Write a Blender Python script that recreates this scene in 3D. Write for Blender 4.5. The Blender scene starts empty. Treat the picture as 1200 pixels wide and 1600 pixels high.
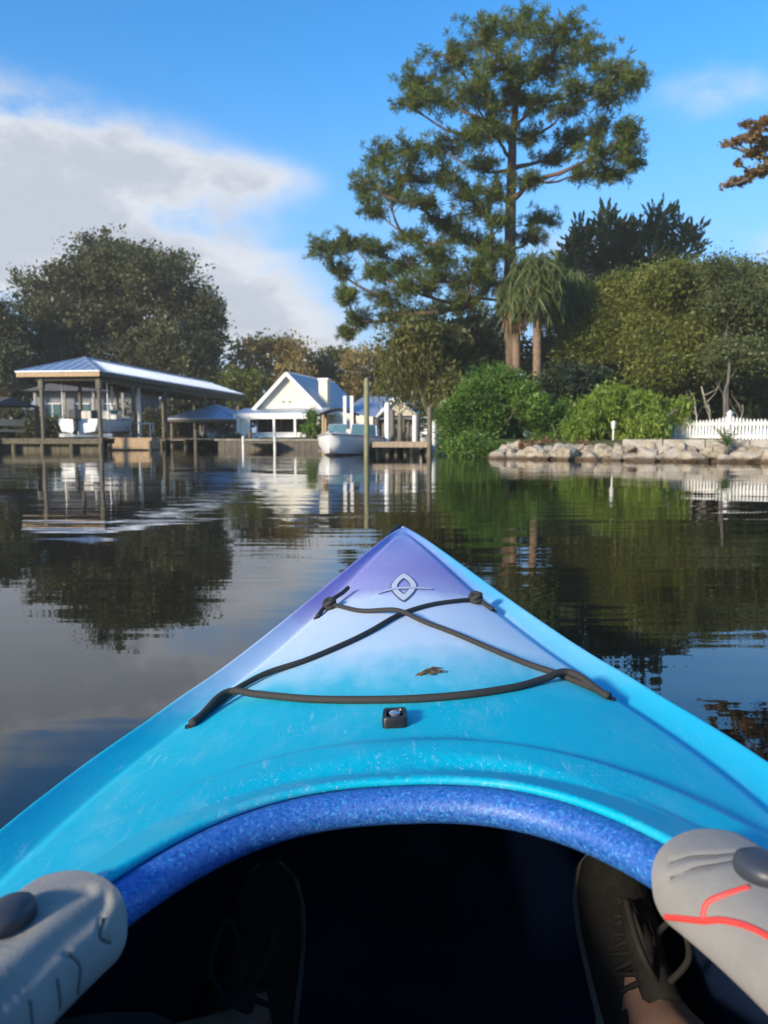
import bpy, math, random
import numpy as np
from mathutils import Vector, Matrix

random.seed(7)
RNG = np.random.default_rng(11)
SC = bpy.context.scene
COL = SC.collection
R = math.radians

# ------------------------------------------------------------------ camera
CAM_H = 0.66
PITCH = math.atan(120 / 1200)
cam_d = bpy.data.cameras.new("camera")
cam = bpy.data.objects.new("camera", cam_d)
COL.objects.link(cam)
cam.location = (0, 0, CAM_H)
cam.rotation_euler = (math.pi / 2 - PITCH, 0, 0)
cam_d.sensor_width = 36
cam_d.lens = 27.0
cam_d.clip_start = 0.02
cam_d.clip_end = 3000
cam_d.dof.use_dof = True
cam_d.dof.focus_distance = 1.05
cam_d.dof.aperture_fstop = 10.0
SC.camera = cam

# ------------------------------------------------------------------ sun, sky
SUN_EL, SUN_AZ = 20.0, 226.0        # degrees; azimuth clockwise from +Y: behind the camera, to the left
SKY_STRENGTH = 0.135
SUN_STRENGTH = 2.9
EXPOSURE = 1.08
sun_d = bpy.data.lights.new("sun", 'SUN')
sun_d.energy = SUN_STRENGTH
sun_d.angle = R(8.0)
sun_d.color = (1.0, 0.86, 0.66)
sun = bpy.data.objects.new("sun", sun_d)
COL.objects.link(sun)
sv = Vector((math.sin(R(SUN_AZ)) * math.cos(R(SUN_EL)), math.cos(R(SUN_AZ)) * math.cos(R(SUN_EL)), math.sin(R(SUN_EL))))
sun.rotation_euler = (-sv).to_track_quat('-Z', 'Y').to_euler()
sun.location = sv * 50

vs = SC.view_settings
vs.view_transform = 'Standard'
vs.look = 'None'
vs.exposure = EXPOSURE
vs.gamma = 1.0
vs.use_curve_mapping = False
SC.cycles.use_denoising = True
SC.cycles.max_bounces = 8
SC.cycles.transparent_max_bounces = 6


class NT:
    """tiny helper round a node tree"""
    def __init__(self, tree):
        self.t = tree
        self.n = tree.nodes
        self.l = tree.links
    def new(self, typ, **kw):
        nd = self.n.new(typ)
        for k, v in kw.items():
            setattr(nd, k, v)
        return nd
    def put(self, sock, v):
        if hasattr(v, 'links') and hasattr(v, 'node'):
            self.l.new(v, sock)
        elif v is not None:
            sock.default_value = v
    def math(self, op, a, b=None, c=None, clamp=False):
        nd = self.new('ShaderNodeMath', operation=op, use_clamp=clamp)
        self.put(nd.inputs[0], a)
        if b is not None: self.put(nd.inputs[1], b)
        if c is not None: self.put(nd.inputs[2], c)
        return nd.outputs[0]
    def vmath(self, op, a, b=None):
        nd = self.new('ShaderNodeVectorMath', operation=op)
        self.put(nd.inputs[0], a)
        if b is not None: self.put(nd.inputs[1], b)
        return nd.outputs[0]
    def mix(self, fac, a, b, blend='MIX'):
        nd = self.new('ShaderNodeMix', data_type='RGBA', blend_type=blend)
        self.put(nd.inputs[0], fac)
        self.put(nd.inputs[6], a if not isinstance(a, tuple) else (*a[:3], 1))
        self.put(nd.inputs[7], b if not isinstance(b, tuple) else (*b[:3], 1))
        return nd.outputs[2]
    def noise(self, vec, scale, detail=3, rough=0.55, out=0, lac=2.0):
        nd = self.new('ShaderNodeTexNoise')
        self.put(nd.inputs['Vector'], vec)
        nd.inputs['Scale'].default_value = scale
        nd.inputs['Detail'].default_value = detail
        nd.inputs['Roughness'].default_value = rough
        nd.inputs['Lacunarity'].default_value = lac
        return nd.outputs[out]
    def maprange(self, v, a, b, c=0.0, d=1.0, smooth=True):
        nd = self.new('ShaderNodeMapRange', interpolation_type='SMOOTHSTEP' if smooth else 'LINEAR')
        self.put(nd.inputs[0], v)
        for i, q in enumerate((a, b, c, d)):
            self.put(nd.inputs[1 + i], q)
        return nd.outputs[0]
    def ramp(self, fac, stops):
        nd = self.new('ShaderNodeValToRGB')
        cr = nd.color_ramp
        while len(cr.elements) > 1:
            cr.elements.remove(cr.elements[-1])
        cr.elements[0].position = stops[0][0]
        cr.elements[0].color = (*stops[0][1], 1)
        for p, c in stops[1:]:
            e = cr.elements.new(p)
            e.color = (*c, 1)
        self.put(nd.inputs[0], fac)
        return nd.outputs[0]
    def mapping(self, vec, scale=(1, 1, 1), rot=(0, 0, 0), loc=(0, 0, 0)):
        nd = self.new('ShaderNodeMapping')
        self.put(nd.inputs[0], vec)
        nd.inputs['Scale'].default_value = scale
        nd.inputs['Rotation'].default_value = rot
        nd.inputs['Location'].default_value = loc
        return nd.outputs[0]


def build_world():
    w = bpy.data.worlds.new("World")
    SC.world = w
    w.use_nodes = True
    t = NT(w.node_tree)
    t.n.clear()
    sky = t.new('ShaderNodeTexSky', sky_type='NISHITA')
    sky.sun_disc = False
    sky.sun_elevation = R(SUN_EL)
    sky.sun_rotation = R(SUN_AZ)
    sky.altitude = 0
    sky.air_density = 1.0
    sky.dust_density = 0.4
    sky.ozone_density = 3.0
    hs = t.new('ShaderNodeHueSaturation')
    hs.inputs['Saturation'].default_value = SKY_SAT
    hs.inputs['Value'].default_value = SKY_VAL
    t.l.new(sky.outputs[0], hs.inputs['Color'])
    co = t.new('ShaderNodeTexCoord').outputs['Generated']
    sep = t.new('ShaderNodeSeparateXYZ')
    t.l.new(co, sep.inputs[0])
    X, Y, Z = sep.outputs
    az = t.math('MULTIPLY', t.math('ARCTAN2', X, Y), 180 / math.pi)
    el = t.math('MULTIPLY', t.math('ARCSINE', Z), 180 / math.pi)
    # pale blue haze towards the horizon, the same all round
    hz = t.maprange(el, 26, -1, 0, .95)
    skyc = t.mix(hz, hs.outputs[0], HAZE_COL)
    # warp for ragged edges
    wv = t.mapping(co, scale=(1, 1, 2.0))
    n1 = t.noise(wv, 5.0, 6, 0.6)
    n2 = t.noise(t.mapping(co, scale=(1, 1, 1.8), loc=(4, 1, 2)), 13.0, 6, 0.62)
    wz = t.math('ADD', t.math('MULTIPLY', t.math('SUBTRACT', n1, 0.5), 2.6), t.math('MULTIPLY', t.math('SUBTRACT', n2, 0.5), 1.5))
    total = None
    # cloud masses of this sky: azimuth, elevation, half sizes (degrees), weight
    for a, e, ra, re, k in CLOUDS:
        dx = t.math('DIVIDE', t.math('SUBTRACT', az, a), ra)
        dy = t.math('DIVIDE', t.math('SUBTRACT', el, e), re)
        d2 = t.math('ADD', t.math('MULTIPLY', dx, dx), t.math('MULTIPLY', dy, dy))
        g = t.math('MULTIPLY', t.math('EXPONENT', t.math('MULTIPLY', d2, -1.0)), k)
        total = g if total is None else t.math('ADD', total, g)
    # scattered clouds over the rest of the sky
    n3 = t.noise(t.mapping(co, scale=(1, 1, 2.6), loc=(7, 3, 0)), 1.9, 5, 0.55)
    total = t.math('ADD', total, t.maprange(n3, 0.56, 0.80, 0, 0.55))
    cov = t.math('ADD', total, t.math('MULTIPLY', wz, t.math('MULTIPLY', t.math('MINIMUM', total, 1.0), 0.9)))
    dens = t.maprange(cov, 0.12, 0.95, 0, 1)
    # thick parts are greyer, thin rims whiter
    shade = t.maprange(t.math('ADD', cov, t.math('MULTIPLY', t.math('SUBTRACT', n2, 0.5), 2.6)), 0.35, 1.7, 0, 1)
    ccol = t.mix(shade, CLOUD_LIT, CLOUD_DIM)
    col = t.mix(t.math('MULTIPLY', dens, 0.93), skyc, ccol)
    bg = t.new('ShaderNodeBackground')
    t.l.new(col, bg.inputs[0])
    bg.inputs[1].default_value = SKY_STRENGTH
    out = t.new('ShaderNodeOutputWorld')
    t.l.new(bg.outputs[0], out.inputs[0])


SKY_SAT, SKY_VAL = 1.33, 1.0
CL = 1 / SKY_STRENGTH
EX = CL / 2 ** EXPOSURE
CLOUD_LIT = (0.86 * EX, 0.87 * EX, 0.90 * EX)
CLOUD_DIM = (0.60 * EX, 0.63 * EX, 0.70 * EX)
HAZE_COL = (0.29 * EX, 0.49 * EX, 0.86 * EX)
CLOUDS = [(-31, 17.2, 9, 4.6, 1.5), (-19, 17.4, 7, 3.0, 1.2), (-10, 17.4, 5, 1.7, .85), (-26, 12, 13, 3.4, 1.4), (-12, 10.0, 6, 3.6, 1.1), (-6, 6.5, 6, 2.8, .85), (3, 3.5, 8, 2.0, .4),
          (22.5, 21.5, 5, 1.7, .62), (27.5, 12, 2.6, 1.4, .8), (-46, 15, 14, 6, 1.2), (-72, 19, 16, 6, 1.0), (60, 14, 18, 4, .8), (-20, 33, 9, 2.2, .22)]
build_world()

# ------------------------------------------------------------------ helpers
def at(px, py, D):
    """point on the photograph's pixel (1200 x 1600) at forward distance D"""
    u = (px - 600) / 1200
    v = -(py - 800) / 1200
    dy = math.cos(PITCH) + v * math.sin(PITCH)
    dz = -math.sin(PITCH) + v * math.cos(PITCH)
    k = D / dy
    return Vector((u * k, D, CAM_H + dz * k))


def tag(o, label=None, cat=None, group=None, kind=None):
    if label: o['label'] = label
    if cat: o['category'] = cat
    if group: o['group'] = group
    if kind: o['kind'] = kind
    return o


def thing(name, label, cat, loc=(0, 0, 0), rot=(0, 0, 0), group=None):
    o = bpy.data.objects.new(name, None)
    COL.objects.link(o)
    o.location = loc
    o.rotation_euler = rot
    o.empty_display_size = 0.2
    return tag(o, label, cat, group)


def link(name, me, mat=None, parent=None):
    o = bpy.data.objects.new(name, me)
    COL.objects.link(o)
    if mat is not None and not me.materials:
        me.materials.append(mat)
    if parent: o.parent = parent
    return o


def mesh_np(name, V, F, smooth=False, tone=None):
    """V (n,3) array, F (m,k) array with k = 3 or 4"""
    V = np.asarray(V, np.float32)
    F = np.asarray(F, np.int32)
    me = bpy.data.meshes.new(name)
    m, k = F.shape
    me.vertices.add(len(V))
    me.vertices.foreach_set('co', V.ravel())
    me.loops.add(m * k)
    me.loops.foreach_set('vertex_index', F.ravel())
    me.polygons.add(m)
    me.polygons.foreach_set('loop_start', np.arange(0, m * k, k, dtype=np.int32))
    if smooth:
        me.polygons.foreach_set('use_smooth', np.ones(m, bool))
    if tone is not None:
        at_ = me.attributes.new('tone', 'FLOAT', 'FACE')
        at_.data.foreach_set('value', np.asarray(tone, np.float32))
    me.update(calc_edges=True)
    me.validate()
    return me


class MB:
    """collects simple solids in local coordinates, builds ONE mesh object"""
    def __init__(self):
        self.v = []
        self.f = []
    def add(self, vs_, fs):
        b = len(self.v)
        self.v += [tuple(p) for p in vs_]
        self.f += [tuple(i + b for i in q) for q in fs]
        return self
    def box(self, c, s, rot=None):
        x, y, z = s[0] / 2, s[1] / 2, s[2] / 2
        P = [Vector(p) for p in ((-x, -y, -z), (x, -y, -z), (x, y, -z), (-x, y, -z), (-x, -y, z), (x, -y, z), (x, y, z), (-x, y, z))]
        if rot is not None: P = [rot @ p for p in P]
        c = Vector(c)
        return self.add([p + c for p in P], [(0, 3, 2, 1), (4, 5, 6, 7), (0, 1, 5, 4), (1, 2, 6, 5), (2, 3, 7, 6), (3, 0, 4, 7)])
    def bar(self, a, b, w, h):
        a, b = Vector(a), Vector(b)
        d = b - a
        q = d.to_track_quat('Y', 'Z').to_matrix()
        return self.box((a + b) / 2, (w, d.length, h), q)
    def tube(self, path, rad, n=8, cap=True):
        path = [Vector(p) for p in path]
        if not hasattr(rad, '__len__'): rad = [rad] * len(path)
        rings = []
        up = None
        for i, p in enumerate(path):
            d = (path[min(i + 1, len(path) - 1)] - path[max(i - 1, 0)])
            if d.length < 1e-9: d = Vector((0, 0, 1))
            d.normalize()
            if up is None:
                up = Vector((1, 0, 0)) if abs(d.x) < .9 else Vector((0, 1, 0))
            s = (up - d * up.dot(d)).normalized()
            up = s
            t = d.cross(s)
            rings.append([p + (s * math.cos(2 * math.pi * k / n) + t * math.sin(2 * math.pi * k / n)) * rad[i] for k in range(n)])
        vs_ = [p for r in rings for p in r]
        fs = []
        for i in range(len(path) - 1):
            for k in range(n):
                a, b = i * n + k, i * n + (k + 1) % n
                fs.append((a, b, b + n, a + n))
        if cap:
            fs.append(tuple(range(n))[::-1])
            fs.append(tuple(range((len(path) - 1) * n, len(path) * n)))
        return self.add(vs_, fs)
    def loft(self, rings, closed=True, cap=True):
        n = len(rings[0])
        vs_ = [p for r in rings for p in r]
        fs = []
        for i in range(len(rings) - 1):
            for k in range(n if closed else n - 1):
                a, b = i * n + k, i * n + (k + 1) % n
                fs.append((a, b, b + n, a + n))
        if cap and closed:
            fs.append(tuple(range(n))[::-1])
            fs.append(tuple(range((len(rings) - 1) * n, len(rings) * n)))
        return self.add(vs_, fs)
    def ball(self, c, r, nu=12, nv=8):
        if not hasattr(r, '__len__'): r = (r, r, r)
        rings = []
        for i in range(1, nv):
            a = math.pi * i / nv
            rings.append([(c[0] + r[0] * math.sin(a) * math.cos(2 * math.pi * k / nu), c[1] + r[1] * math.sin(a) * math.sin(2 * math.pi * k / nu), c[2] - r[2] * math.cos(a)) for k in range(nu)])
        return self.loft(rings)
    def build(self, name, mat, parent=None, smooth=False, bevel=0, auto=None):
        me = bpy.data.meshes.new(name)
        me.from_pydata(self.v, [], self.f)
        me.update()
        if smooth:
            me.polygons.foreach_set('use_smooth', [True] * len(me.polygons))
        if auto is not None:
            me.polygons.foreach_set('use_smooth', [True] * len(me.polygons))
            me.set_sharp_from_angle(angle=R(auto))
        o = link(name, me, mat, parent)
        if bevel:
            m = o.modifiers.new('bevel', 'BEVEL')
            m.width = bevel
            m.segments = 2
            m.limit_method = 'ANGLE'
        return o


def catmull(pts, n=8):
    P = [Vector(p) for p in pts]
    out = []
    for i in range(len(P) - 1):
        p0, p1, p2, p3 = P[max(i - 1, 0)], P[i], P[i + 1], P[min(i + 2, len(P) - 1)]
        for k in range(n):
            t_ = k / n
            out.append(.5 * ((2 * p1) + (p2 - p0) * t_ + (2 * p0 - 5 * p1 + 4 * p2 - p3) * t_ ** 2 + (3 * p1 - p0 - 3 * p2 + p3) * t_ ** 3))
    out.append(P[-1])
    return out


# ------------------------------------------------------------------ materials
MATS = {}
def principled(name, color, rough=0.6, metal=0.0, spec=0.5, var=0.0, vscale=4.0, bump=0.0, bscale=30.0, stretch=(1, 1, 1), color2=None, space='Object'):
    if name in MATS: return MATS[name]
    m = bpy.data.materials.new(name)
    m.use_nodes = True
    t = NT(m.node_tree)
    b = t.n['Principled BSDF']
    b.inputs['Roughness'].default_value = rough
    b.inputs['Metallic'].default_value = metal
    b.inputs['Specular IOR Level'].default_value = spec
    co = t.new('ShaderNodeTexCoord').outputs[space]
    if stretch != (1, 1, 1): co = t.mapping(co, scale=stretch)
    if var or color2:
        c2 = color2 or tuple(c * (1 - var) for c in color)
        n = t.noise(co, vscale, 5, 0.65)
        t.l.new(t.mix(t.maprange(n, .32, .68), color, c2), b.inputs['Base Color'])
        t.l.new(t.maprange(n, .2, .8, max(.05, rough - .1), min(1, rough + .1)), b.inputs['Roughness'])
    else:
        b.inputs['Base Color'].default_value = (*color, 1)
    if bump:
        bn = t.new('ShaderNodeBump')
        bn.inputs['Strength'].default_value = 1.0
        bn.inputs['Distance'].default_value = bump
        t.l.new(t.noise(co, bscale, 4, .6), bn.inputs['Height'])
        t.l.new(bn.outputs[0], b.inputs['Normal'])
    MATS[name] = m
    return m


def leaf_mat(name, c_dark, c_mid, c_light, trans=0.35):
    if name in MATS: return MATS[name]
    m = bpy.data.materials.new(name)
    m.use_nodes = True
    t = NT(m.node_tree)
    t.n.clear()
    a = t.new('ShaderNodeAttribute', attribute_name='tone')
    co = t.new('ShaderNodeTexCoord').outputs['Object']
    n = t.noise(co, 0.55, 3, .6)
    v = t.math('ADD', t.math('MULTIPLY', a.outputs['Fac'], .55), t.math('MULTIPLY', t.maprange(n, .3, .7), .45))
    c = t.ramp(v, [(0.1, c_dark), (0.5, c_mid), (0.92, c_light)])
    d = t.new('ShaderNodeBsdfDiffuse')
    tr = t.new('ShaderNodeBsdfTranslucent')
    t.l.new(c, d.inputs[0])
    t.l.new(t.mix(.5, c, (c_light[0] * 1.1, c_light[1] * 1.2, c_light[2] * .6)), tr.inputs[0])
    mx = t.new('ShaderNodeMixShader')
    mx.inputs[0].default_value = trans
    t.l.new(d.outputs[0], mx.inputs[1])
    t.l.new(tr.outputs[0], mx.inputs[2])
    g = t.new('ShaderNodeBsdfGlossy')
    g.inputs['Roughness'].default_value = .45
    g.inputs[0].default_value = (.8, .85, .9, 1)
    mx2 = t.new('ShaderNodeMixShader')
    mx2.inputs[0].default_value = .018
    t.l.new(mx.outputs[0], mx2.inputs[1])
    t.l.new(g.outputs[0], mx2.inputs[2])
    o = t.new('ShaderNodeOutputMaterial')
    t.l.new(mx2.outputs[0], o.inputs[0])
    MATS[name] = m
    return m


def wood(name, c, c2, rough=.8):
    return principled(name, c, rough, 0, .25, color2=c2, vscale=3.0, bump=.004, bscale=25, stretch=(6, 6, 1))


M_POST = wood('weathered_post_wood', (.20, .175, .13), (.10, .088, .065))
M_POST_DK = wood('wet_shaded_wood', (.16, .14, .09), (.08, .07, .05))
M_DECK = wood('dock_planks', (.46, .36, .25), (.30, .23, .16))
M_TAN = wood('new_lumber', (.55, .38, .22), (.42, .29, .17))
M_WHITE = principled('white_paint', (.80, .79, .75), .5, var=.08, vscale=2)
M_WHITEW = principled('white_boards', (.80, .75, .62), .6, var=.10, vscale=1.5)
M_GEL = principled('boat_gelcoat', (.78, .78, .77), .25, var=.05, vscale=2)
M_METALROOF = principled('galvanised_roof', (.42, .49, .60), .42, metal=.55, var=.12, vscale=1.2)
M_METALROOF_DK = principled('blue_grey_roof', (.50, .53, .58), .5, metal=.2, var=.12, vscale=1.2)
M_ALU = principled('aluminium', (.75, .76, .78), .3, metal=.9)
M_GLASS = principled('tinted_glass', (.08, .16, .17), .08, spec=.8)
M_DARK = principled('dark_interior', (.025, .024, .022), .8)
M_CANVAS = principled('dark_canvas', (.025, .035, .032), .75, var=.3)
M_GREY = principled('grey_siding', (.24, .25, .27), .7, var=.2)
M_BLACKPL = principled('black_plastic', (.012, .012, .013), .38, var=.3, vscale=60, bump=.0003, bscale=400)
M_CONC = principled('concrete', (.42, .39, .33), .9, color2=(.25, .22, .17), vscale=2.5, bump=.01, bscale=9)
M_BARK = principled('pine_bark', (.17, .112, .078), .9, color2=(.075, .054, .042), vscale=5, bump=.03, bscale=7, stretch=(2.2, 2.2, .6))
M_BARKG = principled('grey_bark', (.20, .175, .145), .9, color2=(.10, .085, .07), vscale=3, bump=.02, bscale=8, stretch=(2, 2, .5))
M_BARKP = principled('pale_bark', (.42, .36, .28), .9, color2=(.25, .21, .16), vscale=2, bump=.02, bscale=8, stretch=(2, 2, .5))
M_BARKPALM = principled('palm_trunk', (.30, .20, .13), .95, color2=(.17, .115, .08), vscale=4, bump=.03, bscale=6, stretch=(1, 1, 5))

# ------------------------------------------------------------------ setting: ground and water
WATER_POLY = [(-150, -9), (24, -9.5), (27, 4), (21, 12), (14, 16), (9.2, 19.0), (6.35, 20.4), (3.2, 22.2), (2.0, 24.6), (1.6, 30), (-.5, 36.2), (-7, 36.2), (-8.5, 48), (-13, 56), (-19, 54), (-22, 46), (-60, 44), (-150, 50)]


def signed_dist(px, py, poly):
    """positive inside"""
    d = np.full(px.shape, 1e9)
    ins = np.zeros(px.shape, bool)
    n = len(poly)
    for i in range(n):
        ax, ay = poly[i]
        bx, by = poly[(i + 1) % n]
        ex, ey = bx - ax, by - ay
        tt = np.clip(((px - ax) * ex + (py - ay) * ey) / (ex * ex + ey * ey), 0, 1)
        d = np.minimum(d, np.hypot(px - ax - tt * ex, py - ay - tt * ey))
        c = ((ay > py) != (by > py))
        xi = ax + (py - ay) / (ey if ey else 1e-9) * ex
        ins ^= c & (px < xi)
    return np.where(ins, d, -d)


def grid_mesh(name, xs, ys, zf, mat):
    gx, gy = np.meshgrid(xs, ys)
    V = np.stack([gx.ravel(), gy.ravel(), zf(gx, gy).ravel()], 1)
    ny, nx = gx.shape
    i = np.arange(ny - 1)[:, None] * nx + np.arange(nx - 1)[None]
    F = np.stack([i, i + 1, i + 1 + nx, i + nx], -1).reshape(-1, 4)
    return mesh_np(name, V, F, True)


def ground_z(x, y):
    d = signed_dist(x, y, WATER_POLY)
    s = np.clip((d + 1.2) / 2.4, 0, 1)
    s = s * s * (3 - 2 * s)
    rough = .05 * np.sin(x * 1.7 + np.sin(y * .9) * 2) * np.sin(y * 1.3 + 1) + .03 * np.sin(x * 4.1 + y * 2.3)
    return .50 - 1.5 * s + rough * (1 - s)


def build_ground():
    a = np.linspace(-36, 34, 190)
    xs = np.concatenate([[-440, -300, -200, -130, -90, -65, -48], a, [42, 55, 80, 120, 200, 300, 440]])
    b = np.linspace(-14, 62, 200)
    ys = np.concatenate([[-440, -250, -100, -50, -28, -18], b, [70, 85, 110, 150, 220, 320, 440]])
    m = bpy.data.materials.new('grassy_bank')
    m.use_nodes = True
    t = NT(m.node_tree)
    bs = t.n['Principled BSDF']
    bs.inputs['Roughness'].default_value = .95
    bs.inputs['Specular IOR Level'].default_value = .1
    co = t.new('ShaderNodeTexCoord').outputs['Object']
    n = t.noise(co, .35, 5, .6)
    n2 = t.noise(co, 6, 4, .7)
    c = t.mix(t.maprange(n, .4, .62), (.055, .075, .025), (.13, .10, .06))
    c = t.mix(t.maprange(n2, .35, .7), c, (.10, .11, .045))
    t.l.new(c, bs.inputs['Base Color'])
    bn = t.new('ShaderNodeBump')
    bn.inputs['Distance'].default_value = .06
    t.l.new(n2, bn.inputs['Height'])
    t.l.new(bn.outputs[0], bs.inputs['Normal'])
    o = link('ground', grid_mesh('ground', xs, ys, ground_z, m), m)
    tag(o, 'grassy bank and lot round the canal', None, kind='structure')
    # water
    m = bpy.data.materials.new('canal_water')
    m.use_nodes = True
    t = NT(m.node_tree)
    bs = t.n['Principled BSDF']
    bs.inputs['Base Color'].default_value = (.010, .009, .005, 1)
    bs.inputs['Roughness'].default_value = .015
    bs.inputs['IOR'].default_value = 1.6
    co = t.new('ShaderNodeTexCoord').outputs['Object']
    w = t.noise(co, .45, 2, .5)
    wv = t.new('ShaderNodeVectorMath', operation='MULTIPLY_ADD')
    big = t.noise(t.mapping(co, scale=(.11, 1.15, 1), rot=(0, 0, R(3))), 3.6, 2, .5)
    fine = t.noise(t.mapping(co, scale=(.3, 1.6, 1), rot=(0, 0, R(-7))), 8.5, 2, .5)
    slow = t.noise(t.mapping(co, scale=(.6, .9, 1)), .8, 2, .5)
    mask = t.maprange(t.noise(t.mapping(co, scale=(.5, 1, 1)), .22, 3, .5), .40, .60, .22, 1.0)
    hgt = t.math('ADD', t.math('MULTIPLY', big, 1.0), t.math('MULTIPLY', fine, .16))
    hgt = t.math('ADD', t.math('MULTIPLY', hgt, mask), t.math('MULTIPLY', slow, 2.0))
    bn = t.new('ShaderNodeBump')
    bn.inputs['Strength'].default_value = 1.0
    bn.inputs['Distance'].default_value = WATER_BUMP
    t.l.new(hgt, bn.inputs['Height'])
    t.l.new(bn.outputs[0], bs.inputs['Normal'])
    # the sheet goes round the kayak's waterline, so no water stands inside the boat
    n = 160
    an = np.linspace(0, 2 * np.pi, n, endpoint=False)
    hx, hy = .33 * np.cos(an), .42 + 1.86 * np.sin(an)
    hx = np.sign(np.cos(an)) * np.minimum(np.abs(hx), np.maximum(half_w(hy) * .80 - .004, .002))
    cr, sr = math.cos(KAY_YAW), math.sin(KAY_YAW)
    hx, hy = hx * cr - hy * sr + KAY_X, hx * sr + hy * cr
    rings = [(hx, hy)] + [(r_ * np.cos(an), .4 + r_ * np.sin(an)) for r_ in (3.2, 9, 22, 50, 160, 430)]
    V = np.concatenate([np.stack([a_, b_, a_ * 0], 1) for a_, b_ in rings])
    k = np.arange(n); k2 = (k + 1) % n
    F = np.concatenate([np.stack([q * n + k, (q + 1) * n + k, (q + 1) * n + k2, q * n + k2], 1) for q in range(len(rings) - 1)])
    o = link('water', mesh_np('water', V, F, True), m)
    tag(o, 'dark smooth canal water with soft ripples', None, kind='structure')


# ------------------------------------------------------------------ kayak (local frame: x right, y towards the bow, z up)
KAY_X, KAY_ROLL, KAY_YAW = 0.018, R(-3.2), R(-1.5)
BOW_Y, STERN_Y = 2.375, -1.55
_cy = np.array([-1.55, -1.3, -.9, -.4, 0, .3, .5, .64, .73, .80, .87, .95, 1.06, 1.25, 1.5, 1.63, 1.9, 2.15, 2.30, 2.375])
_cw = np.array([0.0000, 0.0880, 0.2054, 0.3179, 0.3638, 0.3697, 0.3638, 0.3521, 0.3394, 0.3257, 0.3100, 0.2944, 0.2699, 0.2328, 0.1839, 0.1584, 0.1046, 0.0538, 0.0215, 0.0039])
def sm(a, b, x):
    t_ = np.clip((x - a) / (b - a), 0, 1)
    return t_ * t_ * (3 - 2 * t_)
def _pchip(x, xs, ys):
    h_ = np.diff(xs); d = np.diff(ys) / h_
    m = np.zeros_like(ys)
    for i in range(1, len(xs) - 1):
        if d[i - 1] * d[i] > 0:
            w1 = 2 * h_[i] + h_[i - 1]; w2 = h_[i] + 2 * h_[i - 1]
            m[i] = (w1 + w2) / (w1 / d[i - 1] + w2 / d[i])
    m[0] = d[0]; m[-1] = d[-1]
    k = np.clip(np.searchsorted(xs, x) - 1, 0, len(xs) - 2)
    t_ = (x - xs[k]) / h_[k]
    return ((1 + 2 * t_) * (1 - t_) ** 2 * ys[k] + t_ * (1 - t_) ** 2 * h_[k] * m[k] + t_ ** 2 * (3 - 2 * t_) * ys[k + 1] + t_ ** 2 * (t_ - 1) * h_[k] * m[k + 1])
def half_w(y):
    return np.maximum(_pchip(np.asarray(y, float), _cy, _cw), 0.0)
def gun_z(y):
    return .322 + .040 * sm(1.0, 2.4, y) + .02 * sm(-.6, -1.6, y)
LIP_C, LIP_L, LIP_W, LIP_E = .10, .498, .252, 2.45
def lip_xy(th, s=0.0):
    """cockpit opening outline; th = 0 at the right, pi/2 at the front; s > 0 outwards"""
    c, q = np.cos(th), np.sin(th)
    x = np.sign(c) * np.abs(c) ** (2 / LIP_E) * LIP_W
    y = LIP_C + np.sign(q) * np.abs(q) ** (2 / LIP_E) * LIP_L
    # outward normal
    nx = np.sign(x) * (np.abs(x) / LIP_W) ** (LIP_E - 1) / LIP_W
    ny = np.sign(y - LIP_C) * (np.abs(y - LIP_C) / LIP_L) ** (LIP_E - 1) / LIP_L
    l = np.hypot(nx, ny)
    return x + s * nx / l, y + s * ny / l
_lt = np.linspace(0, 2 * np.pi, 721)
_lx, _ly = lip_xy(_lt)
def lip_dist(x, y):
    x = np.asarray(x, float); y = np.asarray(y, float)
    d = np.full(x.shape, 9.0)
    for i in range(0, 720, 3):
        d = np.minimum(d, np.hypot(x - _lx[i], y - _ly[i]))
    return d
LIP_Z = .385
def panel_w(y):
    """half width of the raised centre panel"""
    return np.minimum(half_w(y) - .040 - .022 * sm(2.2, 1.2, y), half_w(y) * .86)
def deck_z(x, y):
    x = np.asarray(x, float); y = np.asarray(y, float)
    ax = np.abs(x)
    c = half_w(y)
    g = gun_z(y)
    a = panel_w(y)
    fore = sm(-.2, .5, y)
    crest = .3685 + .004 * sm(1.0, 2.3, y)
    k = np.clip(ax / np.maximum(a, 1e-4), 0, 1)
    edge = g + .020
    top = edge + (crest - edge) * (1 - k ** 2.2)
    depth = .0075 * sm(2.33, 2.05, y) * sm(.15, .8, y) + .004
    wall = sm(-.004, .018, ax - a)
    z = top - depth * wall
    rise = np.clip((ax - a - .013) / np.maximum(c - .010 - a - .013, 1e-3), 0, 1)
    z = z + rise * (depth + .002) * (.55 + .45 * rise) * (ax > a)
    roll = np.clip((ax - (c - .012)) / .012, 0, 1)
    z = z - .020 * roll ** 2
    # pedestal round the cockpit and its raised lip flange
    d = lip_dist(x, y)
    ped = sm(.118, .088, d)
    z = z + .011 * ped
    flange = np.clip(1 - d / .040, 0, 1)
    target = LIP_Z - .0125 * (1 - flange)
    w = sm(.056, .038, d)
    z = z * (1 - w) + target * w
    return z
# end deck

WATER_BUMP = .0046
build_ground()

# ------------------------------------------------------------------ vegetation
def unit(n):
    v = RNG.normal(size=(n, 3))
    return v / np.linalg.norm(v, axis=1, keepdims=True)


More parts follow.
